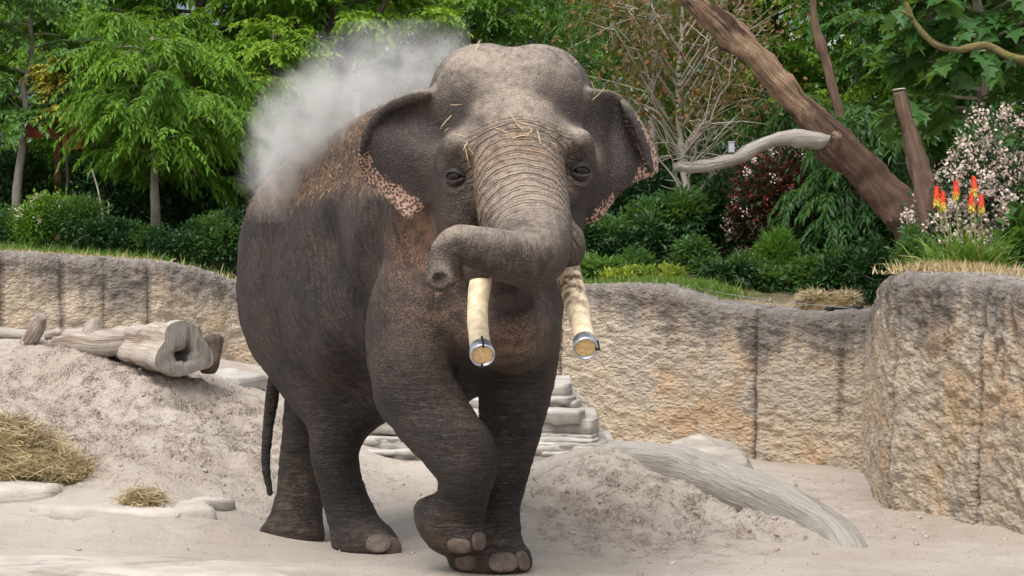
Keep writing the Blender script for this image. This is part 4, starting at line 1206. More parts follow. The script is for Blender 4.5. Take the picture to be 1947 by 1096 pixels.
if True:
    # --- far building glimpsed through the leaves
    glass = N('facade_glass'); glass.b.inputs['Specular IOR Level'].default_value = 0.6
    glass = glass.done((0.16, 0.20, 0.24), 0.12)
    clad = two_tone('cladding', (0.50, 0.52, 0.54), (0.60, 0.62, 0.63), 2, .1, .01, 20, .6)
    def boxv(lo, hi):
        lo, hi = np.array(lo, float), np.array(hi, float)
        v = np.array([[(lo, hi)[a][0], (lo, hi)[b][1], (lo, hi)[c][2]] for a in (0, 1) for b in (0, 1) for c in (0, 1)])
        return v, [np.array([(0, 1, 3, 2), (4, 6, 7, 5), (0, 4, 5, 1), (2, 3, 7, 6), (0, 2, 6, 4), (1, 5, 7, 3)])]
    bld = empty('glass_building', (0, 62, 0), 'pale grey building with glass bays glimpsed through the treetops', 'building')
    parts = [boxv((-16, 62, -0.1), (16, 70, 14))]
    mesh_np('wall', *boxv((-16, 62, -0.1), (16, 70, 14)), clad, bld, smooth=False)
    for kf in range(4):
        z0 = 1.2 + kf * 3.3
        mesh_np('floor_band', *boxv((-16.1, 61.75, z0 - .55), (16.1, 61.99, z0 - .1)), clad, bld, smooth=False)
        for kb in range(16):
            x0 = -15.6 + kb * 1.96
            pane = mesh_np('window', *boxv((x0, 61.9, z0), (x0 + 1.75, 61.985, z0 + 2.55)), glass, bld, smooth=False)

    # --- trees on the bank
    tree('slender_tree', 'slender grey-trunked young tree with drooping leaf sprays rising from low shrubs', 297, 475, 25.4, 70, 330, 0.95, 'mid', 'grey', .052, 34, 13, 20, .125, .04, .75, 1, lean=-8)
    tree('slender_tree', 'thin leaning grey-trunked tree beside the rusty sign post', 24, 405, 27.0, -40, 240, 0.85, 'blue', 'grey', .055, 26, 12, 18, .10, .06, .5, 2, lean=42)
    tree('broad_tree', 'tall dark-trunked broadleaf tree towering over the slender young tree', 395, 420, 30.5, -260, 215, 1.75, 'mid', 'dark', .11, 44, 15, 20, .14, .048, .6, 3, lean=-15)
    tree('broad_tree', 'forked dark-limbed tree with bright lime leaves above the dust plume', 655, 420, 29.5, -230, 190, 1.45, 'lime', 'dark', .09, 40, 14, 19, .12, .055, .5, 4, lean=-40,
         fork=[[(655, 190, 29.4, 11), (662, 110, 29.3, 10), (700, 60, 29.2, 7), (735, 0, 29.1, 5), (760, -60, 29, 3)]])
    tree('lime_tree', 'bushy lime-green small tree beside the rump and dust plume', 520, 450, 27.6, 60, 400, 0.75, 'lime', 'dark', .045, 36, 12, 19, .10, .045, .5, 5)
    tree('broad_tree', 'broadleaf tree behind the leaning thin tree filling the corner canopy', 130, 420, 32.0, -260, 150, 1.6, 'mid', 'dark', .09, 36, 14, 19, .14, .05, .6, 6)
    tree('yellow_tree', 'small tree with yellow spring leaves behind the rusty sign post', 128, 400, 26.6, 95, 225, 0.26, 'yellow', 'dark', .02, 12, 6, 11, .09, .04, .4, 7)
    tree('broad_tree', 'dark broadleaf tree behind the slender tree with hidden trunk', 215, 430, 28.6, 40, 320, 1.2, 'mid', 'dark', .06, 34, 13, 19, .12, .042, .6, 8)
    tree('broad_tree', 'green tree standing behind the forked lime tree over the back', 800, 420, 32.5, -260, 200, 1.5, 'mid', 'dark', .09, 34, 13, 18, .13, .05, .5, 9)
    tree('broad_tree', 'tree behind the elephant forehead with soft green leaves', 965, 420, 33.0, -240, 160, 1.5, 'blue', 'grey', .08, 30, 13, 18, .12, .05, .5, 10)
    tree('bamboo_tree', 'fine-leaved feathery green tree behind the bare pale tree', 1190, 440, 31.0, -80, 380, 1.1, 'blue', 'grey', .05, 34, 13, 20, .12, .022, .9, 11)
    tree('bamboo_tree', 'fine-leaved feathery green tree behind the forked dead limb', 1385, 440, 30.5, -60, 400, 0.95, 'mid', 'grey', .05, 34, 13, 20, .12, .022, .9, 12)
    tree('broad_tree', 'bright green tree behind the upper end of the dead leaning trunk', 1475, 430, 30.0, -230, 330, 1.25, 'mid', 'dark', .07, 40, 13, 19, .11, .052, .45, 13)
    tree('broad_tree', 'green tree behind the thin snapped dead stem', 1630, 430, 29.4, -230, 330, 1.35, 'lime', 'dark', .08, 38, 13, 17, .11, .05, .45, 14)
    tree('walnut_tree', 'young dark tree with long leaflets and a pale stem near the hay bale', 1640, 575, 24.3, 215, 470, 0.55, 'walnut', 'pale', .03, 24, 10, 20, .14, .038, .9, 15)
    tree('walnut_tree', 'dark green tree with drooping leaflets under the dead leaning trunk', 1560, 520, 26.0, 200, 480, 0.75, 'walnut', 'dark', .04, 30, 12, 19, .13, .04, .9, 16)
    tree('broad_tree', 'deep green tree between the cut stump and the maple', 1765, 440, 27.5, -160, 330, 1.2, 'maple', 'dark', .07, 36, 13, 18, .13, .055, .5, 17)
    tree('broad_tree', 'dense dark tree behind the maple above the flowering shrub', 1900, 440, 28.5, -200, 300, 1.5, 'maple', 'dark', .08, 34, 13, 18, .14, .06, .5, 19)
    tree('maple_tree', 'maple with big lobed leaves and a lichen-yellow bough over the flowering shrub', 1915, 470, 21.6, -180, 250, 0.85, 'maple', 'pale', .075, 34, 7, 7, .19, .19, .55, 18, lean=-70, tpl=MAPLE, zmax=4.8)
    # a few more beyond the edges of the view, so the grove does not stop there
    tree('broad_tree', 'green tree past the dense dark tree beyond the bastion', 2120, 440, 26.5, -200, 330, 1.5, 'mid', 'dark', .08, 26, 10, 15, .15, .06, .5, 31)
    tree('broad_tree', 'outermost green tree of the grove beyond the bastion', 2330, 440, 25.5, -200, 330, 1.5, 'maple', 'dark', .08, 26, 10, 15, .15, .06, .5, 32)
    tree('broad_tree', 'outermost green tree of the grove beyond the leaning thin tree', -170, 420, 29.0, -200, 300, 1.6, 'mid', 'dark', .08, 26, 10, 15, .15, .06, .5, 33)
    # bare pale tree, twigs fanning out
    rb = np.random.default_rng(77)
    bt = empty('bare_tree', tuple(P(1322, 470, 25.6)), 'pale nearly leafless tree with fanning twigs and russet top leaves', 'tree')
    bt.location.z = bed_z(1322, 25.6) - .05
    tubes = [tube(catmull([np.array(bt.location), P(1318, 430, 25.6), P(1303, 340, 25.6), P(1292, 250, 25.6), P(1290, 150, 25.6), P(1296, 60, 25.6), P(1300, -60, 25.6)], 5), np.linspace(.062, .012, 31), 9, True, .08, 8, 3)]
    LB, LD = [], []
    for i in range(46):
        y0 = rb.uniform(60, 400) if i > 14 else rb.uniform(200, 330)
        sgn = rb.choice([-1, 1]); Lp = rb.uniform(50, 190) * (1.0 if y0 < 300 else .6)
        x0 = np.interp(y0, [-60, 60, 150, 250, 340, 430, 470], [1300, 1296, 1290, 1292, 1303, 1318, 1322])
        dep = rb.normal(0, .5)
        pth = catmull([P(x0, y0, 25.6), P(x0 + sgn * Lp * .35, y0 - Lp * .55, 25.6 + dep * .4), P(x0 + sgn * Lp * .62 + rb.normal(0, 12), y0 - Lp * 1.05, 25.6 + dep * .8), P(x0 + sgn * Lp * .95 + rb.normal(0, 20), y0 - Lp * 1.5 + rb.normal(0, 25), 25.6 + dep)], 4)
        tubes.append(tube(pth, np.linspace(.020, .004, len(pth)) * rb.uniform(.6, 1.1), 5, False))
        for j in range(5):
            k = rb.integers(4, len(pth)); q0 = pth[k]
            q1 = q0 + rb.normal(0, .22, 3) + [sgn * .12, 0, .16]
            tubes.append(tube(np.array([q0, (q0 + q1) / 2 + rb.normal(0, .02, 3), q1]), np.array([.006, .004, .002]), 4, False))
            if q1[2] > 3.3:
                for _ in range(22): LB.append(q1 + rb.normal(0, .14, 3)); LD.append(rb.normal(0, 1, 3) + [0, 0, -.3])
    v, fc = merge(tubes); mesh_np('trunk', v, fc, BARK['pale'], bt)
    leaf_mesh('crown', np.array(LB), np.array(LD), rb.normal(0, 1, (len(LB), 3)), .075, .04, LM['russet'], bt, rb)
    tree('russet_tree', 'tree with thin russet-brown new leaves behind the bare pale tree', 1240, 430, 28.5, -200, 105, 1.0, 'russet', 'grey', .05, 24, 11, 13, .085, .035, .4, 20)

    # --- shrubs: dark understorey, then the low front row
    under = [(-20, 28.2, 1.5, 1.3), (70, 27.6, 1.2, 1.15), (165, 27.2, 1.3, 1.25), (250, 27.0, 1.3, 1.35), (345, 26.8, 1.3, 1.45), (425, 26.6, 1.1, 1.4), (490, 26.4, 1.0, 1.2)]
    uw = ['behind the thin leaning trunk', 'behind the rusty post', 'behind the bare sapling stems', 'behind the slender trunk', 'beside the slender trunk', 'behind the rump', 'behind the rump under the lime tree']
    for i, ((px, d, w, h), t_) in enumerate(zip(under, uw)):
        shrub('evergreen_shrub', 'dark tall evergreen shrub ' + t_, px, 0, d, w, h, 'dark', 3600, .085, .036, 20 + i, group='dark shrubs under the trees')
    front = [(10, 25.0, .75, .52, 'walnut'), (75, 24.8, .7, .66, 'chartreuse'), (140, 24.7, .75, .70, 'walnut'), (215, 24.6, .7, .42, 'dark'), (262, 24.6, .55, .36, 'walnut'), (340, 24.6, .75, .40, 'dark'), (395, 24.6, .7, .58, 'walnut'), (440, 24.6, .6, .75, 'dark')]
    fl_ = ['low deep green bush at the foot of the thin leaning tree', 'yellow-flecked bush below the rusty post', 'round fresh green bush left of no other but beside the sapling stems', 'low dark bush around the sapling stems', 'small green bush at the foot of the slender trunk', 'low dark bush beyond the foot of the slender trunk', 'fresh green bush on the wall edge by the rump', 'dark bush touching the rump outline']
    fl_[2] = 'round fresh green bush between the yellow-flecked bush and the sapling stems'
    for i, ((px, d, w, h, lf_), t_) in enumerate(zip(front, fl_)):
        shrub('low_shrub', t_, px, 0, d, w, h, lf_ if lf_ != 'chartreuse' else 'mid', 2600, .052, .026, 40 + i, group='low bushes along the wall top', blooms=14 if i == 1 else 0, bloom_size=.04)
    rgt = [(1130, 26.5, 1.2, 1.2, 'dark', 'dark glossy shrub beside the elephant cheek'), (1215, 26.0, 1.1, 1.15, 'dark', 'dark shrub with long leaves behind the pale lime plants'), (1265, 25.3, .9, .85, 'walnut', 'mid-green shrub at the bare tree foot'),
           (1355, 25.6, .95, .95, 'dark', 'dark shrub between the bare tree and the red-leaved shrub'), (1610, 25.2, .9, .9, 'dark', 'dark shrub behind the hay bale'), (1690, 24.0, .9, 1.0, 'dark', 'dark shrub behind the wall shoulder and leaning trunk foot'),
           (1570, 26.8, 1.2, 1.6, 'dark', 'tall dark shrub behind the drooping-leaflet tree'), (1430, 27.5, 1.3, 1.4, 'dark', 'tall dark shrub behind the red-leaved shrub')]
    for i, (px, d, w, h, lf_, t_) in enumerate(rgt):
        shrub('evergreen_shrub', t_, px, 0, d, w, h, lf_, 3400, .085, .036, 60 + i, group='dark shrubs behind the low wall')
    shrub('photinia_shrub', 'wine-red and green leaved shrub dotted with small white flowers', 1478, 0, 25.0, 1.0, 1.35, 'photinia', 5200, .075, .034, 80, lumps=9, blooms=26, bloom_size=.05)
    shrub('feathery_shrub', 'bright feathery fern-like shrub in front of the red-leaved shrub', 1480, 0, 24.0, .62, .62, 'fern', 3600, .085, .014, 81, upright=.8)
    shrub('hosta_plant', 'leafy blue-green clump beside the tusk at wall edge', 1140, 0, 23.7, .60, .22, 'blue', 700, .12, .05, 82, cat='plant', upright=.5)
    shrub('hosta_plant', 'leafy blue-green clump between the lime plants', 1205, 0, 23.9, .5, .28, 'walnut', 700, .12, .045, 83, cat='plant', upright=.5)
    for i, (px, d, w, h, t_) in enumerate([(1172, 23.3, .34, .17, 'low lime-yellow plant between the blue-green clumps'), (1212, 23.3, .36, .19, 'low lime-yellow plant beside the wire insulator'), (1285, 23.5, .34, .25, 'lime-yellow plant below the bare tree')]):
        shrub('euphorbia_plant', t_, px, 0, d, w, h, 'chartreuse', 900, .045, .022, 90 + i, cat='plant', upright=.6, group='lime plants on the wall edge')
    shrub('flowering_shrub', 'big shrub covered in creamy-pink blossom behind the red-hot pokers', 1865, 0, 19.7, 1.15, 1.32, 'dark', 3600, .075, .034, 95, lumps=13, blooms=420, bloom_size=.062, base_z=1.55)
    shrub('leafy_shrub', 'dark leafy shrub hiding the foot of the leaning dead trunk', 1738, 0, 19.3, .46, .50, 'walnut', 1800, .075, .034, 96, base_z=1.5)
    shrub('leafy_shrub', 'dark broad-leaved shrub to the side of the poker flowers', 1965, 0, 18.9, .5, .75, 'maple', 700, .11, .075, 97, base_z=1.55)
    low = [(1375, 23.6, .6, .34, 'dark', 'low dark bush on the slope beside the green grass'), (1435, 23.7, .55, .40, 'walnut', 'low green bush between the feathery shrub and the wire'), (1545, 23.6, .6, .45, 'walnut', 'low green bush behind the wire and the feathery shrub'), (1610, 23.4, .5, .42, 'dark', 'low dark bush right behind the hay bale'),
           (1668, 22.8, .5, .62, 'dark', 'dark bush in the notch beside the wall bastion'), (1330, 24.3, .6, .5, 'walnut', 'loose bush at the pale trunk base'), (1240, 24.6, .6, .55, 'dark', 'dark bush behind the lime-yellow plants'), (1160, 24.8, .7, .6, 'walnut', 'broad bush behind the blue-green clump'), (1095, 24.6, .6, .62, 'dark', 'dark bush under the ear lobe')]
    for i, (px, d, w, h, lf_, t_) in enumerate(low):
        shrub('low_shrub', t_, px, 0, d, w, h, lf_, 2000, .075, .033, 140 + i, group='low bushes behind the wall dip', lumps=9, upright=.1)
    # the wood behind: undergrowth and far foliage that read as one mass each
    def leaf_mass(name, label, n, xr, yr, zr, ll, lw_, mat, seed, thr, sc):
        r = np.random.default_rng(seed)
        p = np.column_stack([r.uniform(*xr, n), r.uniform(*yr, n), r.uniform(*zr, n)])
        keep = fbm(p, sc, 3, seed) > thr
        p = p[keep]; m_ = len(p)
        tone = np.clip(.5 + .5 * fbm(p, sc * 1.6, 2, seed + 5), 0, 1)
        o = leaf_mesh(name, p, r.normal(0, 1, (m_, 3)) + [0, 0, -.7], np.tile([0, 0, 1.], (m_, 1)) + r.normal(0, .6, (m_, 3)), ll * r.uniform(.6, 1.3, m_), lw_ * r.uniform(.7, 1.2, m_), LM[mat], None, r, LEAF5, tone)
        return tag(o, label, 'foliage', kind='stuff')
    leaf_mass('undergrowth', 'dark tangled undergrowth behind the shrubs', 30000, (-7.5, 8), (28.6, 31), (1.75, 3.1), .13, .055, 'dark', 201, -.35, .9)
    leaf_mass('foliage', 'distant green wood closing the view behind the trees', 52000, (-9.5, 10), (35, 40), (1.7, 7.8), .22, .10, 'mid', 202, -.12, .55)
    # thin sapling stems
    sp = empty('sapling', tuple(P(198, 462, 25.0)), 'pair of bare tan sapling stems among the low bushes', 'sapling')
    for rows in ([(198, 470, 25), (196, 420, 25), (186, 360, 25), (174, 322, 25)], [(202, 470, 25), (205, 430, 25), (207, 385, 25)]):
        mesh_np('stem', *tube(catmull([P(*q) for q in rows], 4), np.linspace(.016, .006, (len(rows) - 1) * 4 + 1), 6), BARK['pale'], sp)
    # grass along the copings
    def edge(px0, px1, back, n=24):
        out = []
        for px in np.linspace(px0, px1, n):
            i = int(np.argmin(np.abs(wl[:, 3] - px)))
            out.append((wl[i, 0] - wl[i, 4] * back, wl[i, 1] - wl[i, 5] * back, wl[i, 2] - .03))
        return out
    grass_strip('grass', 'dry straw-coloured grass fringe along the long wall top', edge(-200, 470, .55), 2600, .07, 'straw', 1, .14)
    grass_strip('grass', 'green grass behind the dry fringe of the long wall', edge(-200, 480, 1.15), 5200, .13, 'grass', 2, .25)
    grass_strip('grass', 'fresh green grass spilling over the wall hump beside the tusk', edge(1095, 1330, .62), 6500, .10, 'grass', 3, .16, .010)
    grass_strip('grass', 'sparse dry grass in the low dip around the hay bale', edge(1330, 1640, .9), 900, .06, 'straw', 4, .2)
    pe = [P(x, y, d) for x, y, d in ((1740, 521, 17.6), (1800, 522, 17.5), (1880, 528, 17.2), (1990, 540, 16.6))]
    grass_strip('grass', 'dry straw-coloured tufts on top of the wall bastion', pe, 2600, .11, 'straw', 5, .12, .010, .7)
# ------------------------------------------------------------------ dead timber
def deadwood_material(name, a, b, dark, scale=5):
    m = N(name)
    v = m.attr('grain', 'Vector')
    n1 = m.noise(m.mapping(v, (3.0, 42, 42)), 1.0, 6, 0.7, 0.5)
    n2 = m.noise(m.mapping(v, (7.0, 110, 110)), 1.0, 5, 0.7)
    p = m.pos()
    c = m.mix(m.ramp(n1, 0.35, 0.65), a, b)
    c = m.mix(m.ramp(m.noise(m.mapping(v, (1.1, 8, 8)), 1.0, 6, 0.7, 0.4), 0.50, 0.62), c, dark)
    c = m.mix(m.math('MULTIPLY', m.ramp(n2, 0.58, 0.72), 0.7), c, m.mix(0.5, dark, (0.02, 0.015, 0.012)))
    # bark still clinging to the butt end, worn away further up
    bk = m.ramp(m.math('ADD', m.attr('bark'), m.math('MULTIPLY', m.math('SUBTRACT', m.noise(p, 4, 5, 0.65), 0.5), 1.1)), 0.35, 0.65)
    c = m.mix(m.math('MULTIPLY', bk, 0.9), c, m.mix(m.ramp(n1, 0.4, 0.6), (0.045, 0.027, 0.02), (0.12, 0.07, 0.045)))
    h = m.math('ADD', m.math('MULTIPLY', n1, 1.3), m.math('MULTIPLY', n2, 0.6))
    return m.done(c, 0.88, m.bump(h, 1.0, 0.03))
WOOD = dict(red=deadwood_material('dead_wood_brown', (0.38, 0.265, 0.175), (0.19, 0.115, 0.07), (0.065, 0.037, 0.024), 3.5),
            grey=deadwood_material('dead_wood_grey', (0.44, 0.40, 0.35), (0.32, 0.285, 0.245), (0.22, 0.19, 0.16), 4),
            smooth=deadwood_material('dead_wood_smooth', (0.47, 0.435, 0.39), (0.385, 0.355, 0.315), (0.31, 0.28, 0.245), 3),
            bleached=deadwood_material('dead_wood_bleached', (0.55, 0.49, 0.42), (0.44, 0.375, 0.305), (0.30, 0.22, 0.175), 4),
            trunk=deadwood_material('dead_wood_stump', (0.24, 0.155, 0.11), (0.14, 0.09, 0.062), (0.09, 0.057, 0.042), 4),
            moss=deadwood_material('mossy_bough', (0.26, 0.22, 0.06), (0.17, 0.145, 0.07), (0.09, 0.07, 0.045), 6))
def log(name, rows, mat, parent, ns=18, rough=.10, rscale=5, seed=0, n=8, bark=None):
    q = catmull([[*P(x, y, d), pxr(r, d)] for x, y, d, r in rows], n)
    v, fc = tube(q[:, :3], q[:, 3], ns, True, rough, rscale, seed)
    L = np.concatenate([[0], np.cumsum(np.linalg.norm(np.diff(q[:, :3], axis=0), axis=1))])
    a = np.linspace(0, 2 * math.pi, ns, endpoint=False)
    R = q[:, 3].mean()
    g = np.stack([np.repeat(L, ns), np.tile(np.cos(a) * R, len(q)), np.tile(np.sin(a) * R, len(q))], -1)
    g = np.vstack([g, [L[0], 0, 0], [L[-1], 0, 0]])
    bk_ = np.zeros(len(v)) if bark is None else smooth01(g[:, 0], bark, bark * .35)
    return mesh_np(name, v, fc, WOOD[mat], parent, attrs=dict(grain=g, bark=bk_))
if True:
    dt = empty('dead_tree', tuple(P(1790, 545, 20.6)), 'long leaning brown dead trunk with a pale side limb above the hay bale', 'dead tree')
    log('trunk', [(1800, 560, 20.6, 37), (1745, 460, 20.7, 37), (1700, 395, 20.8, 38), (1650, 335, 20.8, 35), (1582, 268, 20.8, 34), (1530, 210, 20.8, 26), (1478, 155, 20.8, 24), (1425, 98, 20.8, 25), (1390, 68, 20.8, 29), (1360, 38, 20.8, 24), (1315, 0, 20.8, 20), (1262, -52, 20.8, 17)], 'red', dt, 28, .22, 6, 1, 14, 2.9)
    log('side_limb', [(1612, 285, 20.85, 20), (1580, 270, 20.75, 19), (1545, 266, 20.7, 17), (1490, 264, 20.6, 13), (1440, 280, 20.5, 13), (1395, 303, 20.4, 12), (1340, 316, 20.3, 10), (1300, 318, 20.25, 9), (1284, 317, 20.2, 6)], 'grey', dt, 16, .32, 7, 2)
    log('broken_stub', [(1580, 282, 20.75, 14), (1588, 266, 20.62, 11), (1591, 257, 20.57, 10)], 'red', dt, 10, .2, 9, 3, 3)
    d2 = empty('dead_tree', tuple(P(1655, 550, 24.9)), 'thin upright snapped dead stem behind the leaning trunk', 'dead tree')
    log('trunk', [(1660, 560, 24.9, 13), (1630, 400, 24.9, 12), (1600, 240, 24.9, 10), (1580, 150, 24.9, 10), (1562, 90, 24.9, 10), (1548, 35, 24.9, 8), (1545, -20, 24.9, 6)], 'trunk', d2, 14, .3, 7, 7)
    d3 = empty('cut_stump', tuple(P(1755, 530, 19.8)), 'tall brown sawn-off stump leaning beside the blossom shrub', 'stump')
    log('trunk', [(1742, 560, 19.9, 20), (1758, 470, 19.8, 18), (1768, 430, 19.8, 19), (1756, 350, 19.8, 21), (1738, 280, 19.8, 18), (1722, 222, 19.8, 14), (1710, 175, 19.8, 12.5)], 'trunk', d3, 18, .16, 7, 9, 12)
    q = P(1709.5, 171, 19.8)
    mesh_np('cut_face', *tube(np.array([q, q + [-.001, 0, .008]]), np.array([.051, .050]), 14), WOOD['bleached'], d3)
    log('sawn_stub', [(1762, 468, 19.75, 9), (1750, 474, 19.6, 9), (1744, 477, 19.55, 8)], 'trunk', d3, 12, .1, 6, 11, 3)
    bo = empty('mossy_bough', tuple(P(1950, 118, 20.4)), 'crooked lichen-yellow bough crossing in front of the maple leaves', 'branch')
    log('limb', [(1990, 170, 21.2, 11), (1960, 122, 20.6, 9), (1920, 108, 20.4, 8), (1875, 87, 20.4, 8), (1820, 95, 20.4, 6.5), (1780, 85, 20.4, 6), (1752, 60, 20.4, 5.5), (1735, 35, 20.4, 5), (1722, 5, 20.4, 4)], 'moss', bo, 9, .2, 9, 13)
    log('twig', [(1735, 35, 20.4, 4), (1715, 22, 20.3, 2), (1700, 22, 20.3, 1.5)], 'moss', bo, 6, .1, 9, 14, 3)
    mt = empty('dead_tree', tuple(P(1870, 300, 22.6)), 'pinkish bare upright trunk behind the crooked bough', 'dead tree')
    mt.location.z = 1.6
    log('trunk', [(1885, 540, 22.6, 14), (1872, 200, 22.6, 13), (1856, 60, 22.6, 13), (1852, -40, 22.6, 12)], 'trunk', mt, 12, .1, 6, 15)
    # fallen, half-buried log in the yard
    fl = empty('fallen_log', tuple(P(1400, 960, 16.2)), 'smooth grey half-buried log lying beside the sand mound', 'log')
    log('trunk', [(1060, 920, 17.9, 26), (1130, 885, 17.7, 34), (1200, 880, 17.4, 40), (1300, 897, 16.9, 47), (1400, 934, 16.3, 51), (1480, 968, 15.8, 50), (1545, 1000, 15.4, 46), (1592, 1030, 15.18, 46), (1618, 1075, 15.05, 44), (1625, 1120, 15.0, 40)], 'smooth', fl, 28, .06, 3.5, 21, 10)
    # bleached logs on the mound
    l1 = empty('hollow_log', tuple(P(310, 700, 18.9)), 'thick bleached log with a hollow sawn end on the sand mound', 'log')
    # body with a big flat sawn face looking along the mound
    axis_a, axis_b = P(225, 655, 19.6), P(350, 667, 18.75)
    K, ns = 14, 40
    ax = unit(axis_b - axis_a)
    sd_ = unit(np.cross(ax, [0, 0, 1])); upv = np.cross(sd_, ax)
    ang = np.linspace(0, 2 * math.pi, ns, endpoint=False)
    shape = 1 + .13 * np.cos(3 * ang + 1.9) + .06 * np.cos(5 * ang + 1.3) + .02 * np.sin(9 * ang)
    vv, gg = [], []
    for k in range(K):
        t = k / (K - 1)
        R = .125 + .085 * t + .010 * math.sin(k * 1.7)
        c = axis_a + (axis_b - axis_a) * t
        ring = c + R * shape[:, None] * (np.cos(ang)[:, None] * sd_ * 1.12 + np.sin(ang)[:, None] * upv)
        vv.append(ring); gg.append(np.column_stack([np.full(ns, t * .8), np.cos(ang) * .17, np.sin(ang) * .17]))
    vv.append(np.array([axis_a])); gg.append(np.array([[0, 0, 0]]))
    i = np.arange(K - 1)[:, None] * ns; j = np.arange(ns)[None]; jn = (j + 1) % ns
    side = np.stack([i + j, i + jn, i + ns + jn, i + ns + j], -1).reshape(-1, 4)
    capf = np.stack([np.full(ns, K * ns), (np.arange(ns) + 1) % ns, np.arange(ns)], -1)
    mesh_np('bole', np.vstack(vv), [side, capf], WOOD['bleached'], l1, attrs=dict(grain=np.vstack(gg)))
    # sawn face: rings from rim to the mouth of the cavity, then the cavity itself
    R = .21 + .010 * math.sin(13 * 1.7)
    hol = 1 + .25 * np.cos(2 * ang + .5) + .18 * np.cos(3 * ang) + .1 * np.sin(7 * ang)
    hc = axis_b - upv * .035 + sd_ * .0
    rings, gg = [], []
    rim = axis_b + R * shape[:, None] * (np.cos(ang)[:, None] * sd_ * 1.12 + np.sin(ang)[:, None] * upv)
    mouthr = hc + .062 * hol[:, None] * (np.cos(ang)[:, None] * sd_ + np.sin(ang)[:, None] * upv * 1.15)
    for w_ in (0, .08, .35, .65, 1.0):
        rr = rim * (1 - w_) + mouthr * w_ + ax * (.006 * math.sin(w_ * 3))
        rings.append(rr)
    for dp, sc in ((.02, .92), (.08, .95), (.16, .6)):
        rings.append(hc + (mouthr - hc) * sc - ax * dp)
    rings.append(np.array([hc - ax * .2]))
    nr = 8
    i = np.arange(nr - 1)[:, None] * ns
    side = np.stack([i + j, i + ns + j, i + ns + jn, i + jn], -1).reshape(-1, 4)
    last = np.stack([np.full(ns, nr * ns), (nr - 1) * ns + (np.arange(ns) + 1) % ns, (nr - 1) * ns + np.arange(ns)], -1)
    vall = np.vstack(rings)
    vall[:4 * ns] += ax * (0.006 * fbm(vall[:4 * ns], 20, 3, 4))[:, None]
    mesh_np('sawn_face', vall, [side, last], WOOD['grey'], l1, attrs=dict(grain=(vall - axis_b) @ np.stack([upv, sd_, ax], -1) * 2))
    l1b = empty('log_block', tuple(P(404, 690, 19.1)), 'short dark weathered log block tucked behind the hollow log end', 'log')
    v, fc = ball((0, 0, 0), 1.0, 48, 30)
    v = np.sign(v) * np.abs(v) ** .42 * np.array([.075, .11, .15])
    v = v * (1 + .10 * fbm(v, 9, 3, 61)[:, None])
    v[:, 0] += .16 * v[:, 2]
    v += P(402, 672, 19.05)
    mesh_np('bole', v, fc, WOOD['grey'], l1b, attrs=dict(grain=(v - v.mean(0))[:, [2, 0, 1]], bark=np.full(len(v), .55)))
    l2 = empty('knobbed_log', tuple(P(175, 665, 19.3)), 'bleached smooth log with a blunt branch knob beside the hollow log', 'log')
    log('bole', [(112, 650, 19.5, 20), (150, 648, 19.4, 27), (190, 654, 19.3, 28), (225, 652, 19.3, 24), (250, 648, 19.4, 18)], 'bleached', l2, 18, .12, 6, 33)
    log('knob', [(172, 648, 19.35, 24), (176, 626, 19.32, 18), (180, 612, 19.3, 11), (181, 606, 19.3, 6)], 'bleached', l2, 14, .12, 9, 34, 6)
    l3 = empty('branch_stub', tuple(P(75, 640, 19.6)), 'pale upright branch stub poking from the sand mound', 'log')
    log('bole', [(50, 655, 19.7, 14), (66, 634, 19.6, 15), (76, 612, 19.55, 13), (82, 602, 19.5, 9)], 'bleached', l3, 14, .12, 9, 35, 6)
    log('side_stub', [(88, 640, 19.5, 8), (108, 634, 19.45, 9), (118, 634, 19.4, 7)], 'bleached', l3, 12, .12, 9, 36, 4)
    l4 = empty('thin_pole', tuple(P(0, 640, 20.2)), 'thin grey pole lying behind the branch stub', 'log')
    log('bole', [(-60, 640, 20.3, 7), (0, 637, 20.2, 6), (45, 641, 20.1, 5)], 'grey', l4, 10, .1, 9, 37, 5)

    # ---------------------------------------------------------------- rocks
    def rock_material(name, a, b, bed_=22.0):
        m = N(name)
        p = m.pos()
        c = m.mix(m.ramp(m.noise(p, 2.5, 5, 0.6), 0.35, 0.65), a, b)
        st = m.noise(m.mapping(p, (1.2, 1.2, bed_)), 1.0, 5, 0.65, 0.5)
        c = m.mix(m.math('MULTIPLY', m.ramp(st, 0.5, 0.62), 0.6), c, (0.20, 0.18, 0.155))
        c = m.mix(m.math('MULTIPLY', m.ramp(m.noise(p, 45, 4, 0.7), 0.6, 0.72), 0.4), c, (0.30, 0.265, 0.22))
        h = m.math('ADD', st, m.math('MULTIPLY', m.noise(p, 40, 5, 0.7), 0.4))
        return m.done(c, 0.9, m.bump(h, 0.8, 0.03))
    ROCK = rock_material('layered_rock', (0.47, 0.44, 0.40), (0.38, 0.355, 0.32))
    PALE = rock_material('pale_rock', (0.50, 0.45, 0.39), (0.40, 0.355, 0.305), 9)
    def slab(name, c, rx, ry, th, mat, parent, seed, rot=0.0, tilt=0.0, ns=64):
        "irregular flat stone with worn edges"
        r = np.random.default_rng(seed)
        a = np.linspace(0, 2 * math.pi, ns, endpoint=False)
        ph = r.uniform(0, 6.28, 6)
        rad = 1 + sum(.11 / (k + 1) ** .6 * np.cos((k + 2) * a + ph[k]) for k in range(6)) + .02 * r.normal(0, 1, ns)
        rad = np.clip(np.abs(np.cos(a)) ** 5 + np.abs(np.sin(a)) ** 5, .1, 1) ** (-.12) * rad
        prof = [(0.0, 1.0, 0), (.55, 1.0, 0), (.9, 1.0, 0), (.965, .97, 0), (1.0, .85, 0), (1.015, .55, 0), (.99, .25, 0), (.97, 0.0, 0)]
        V = []
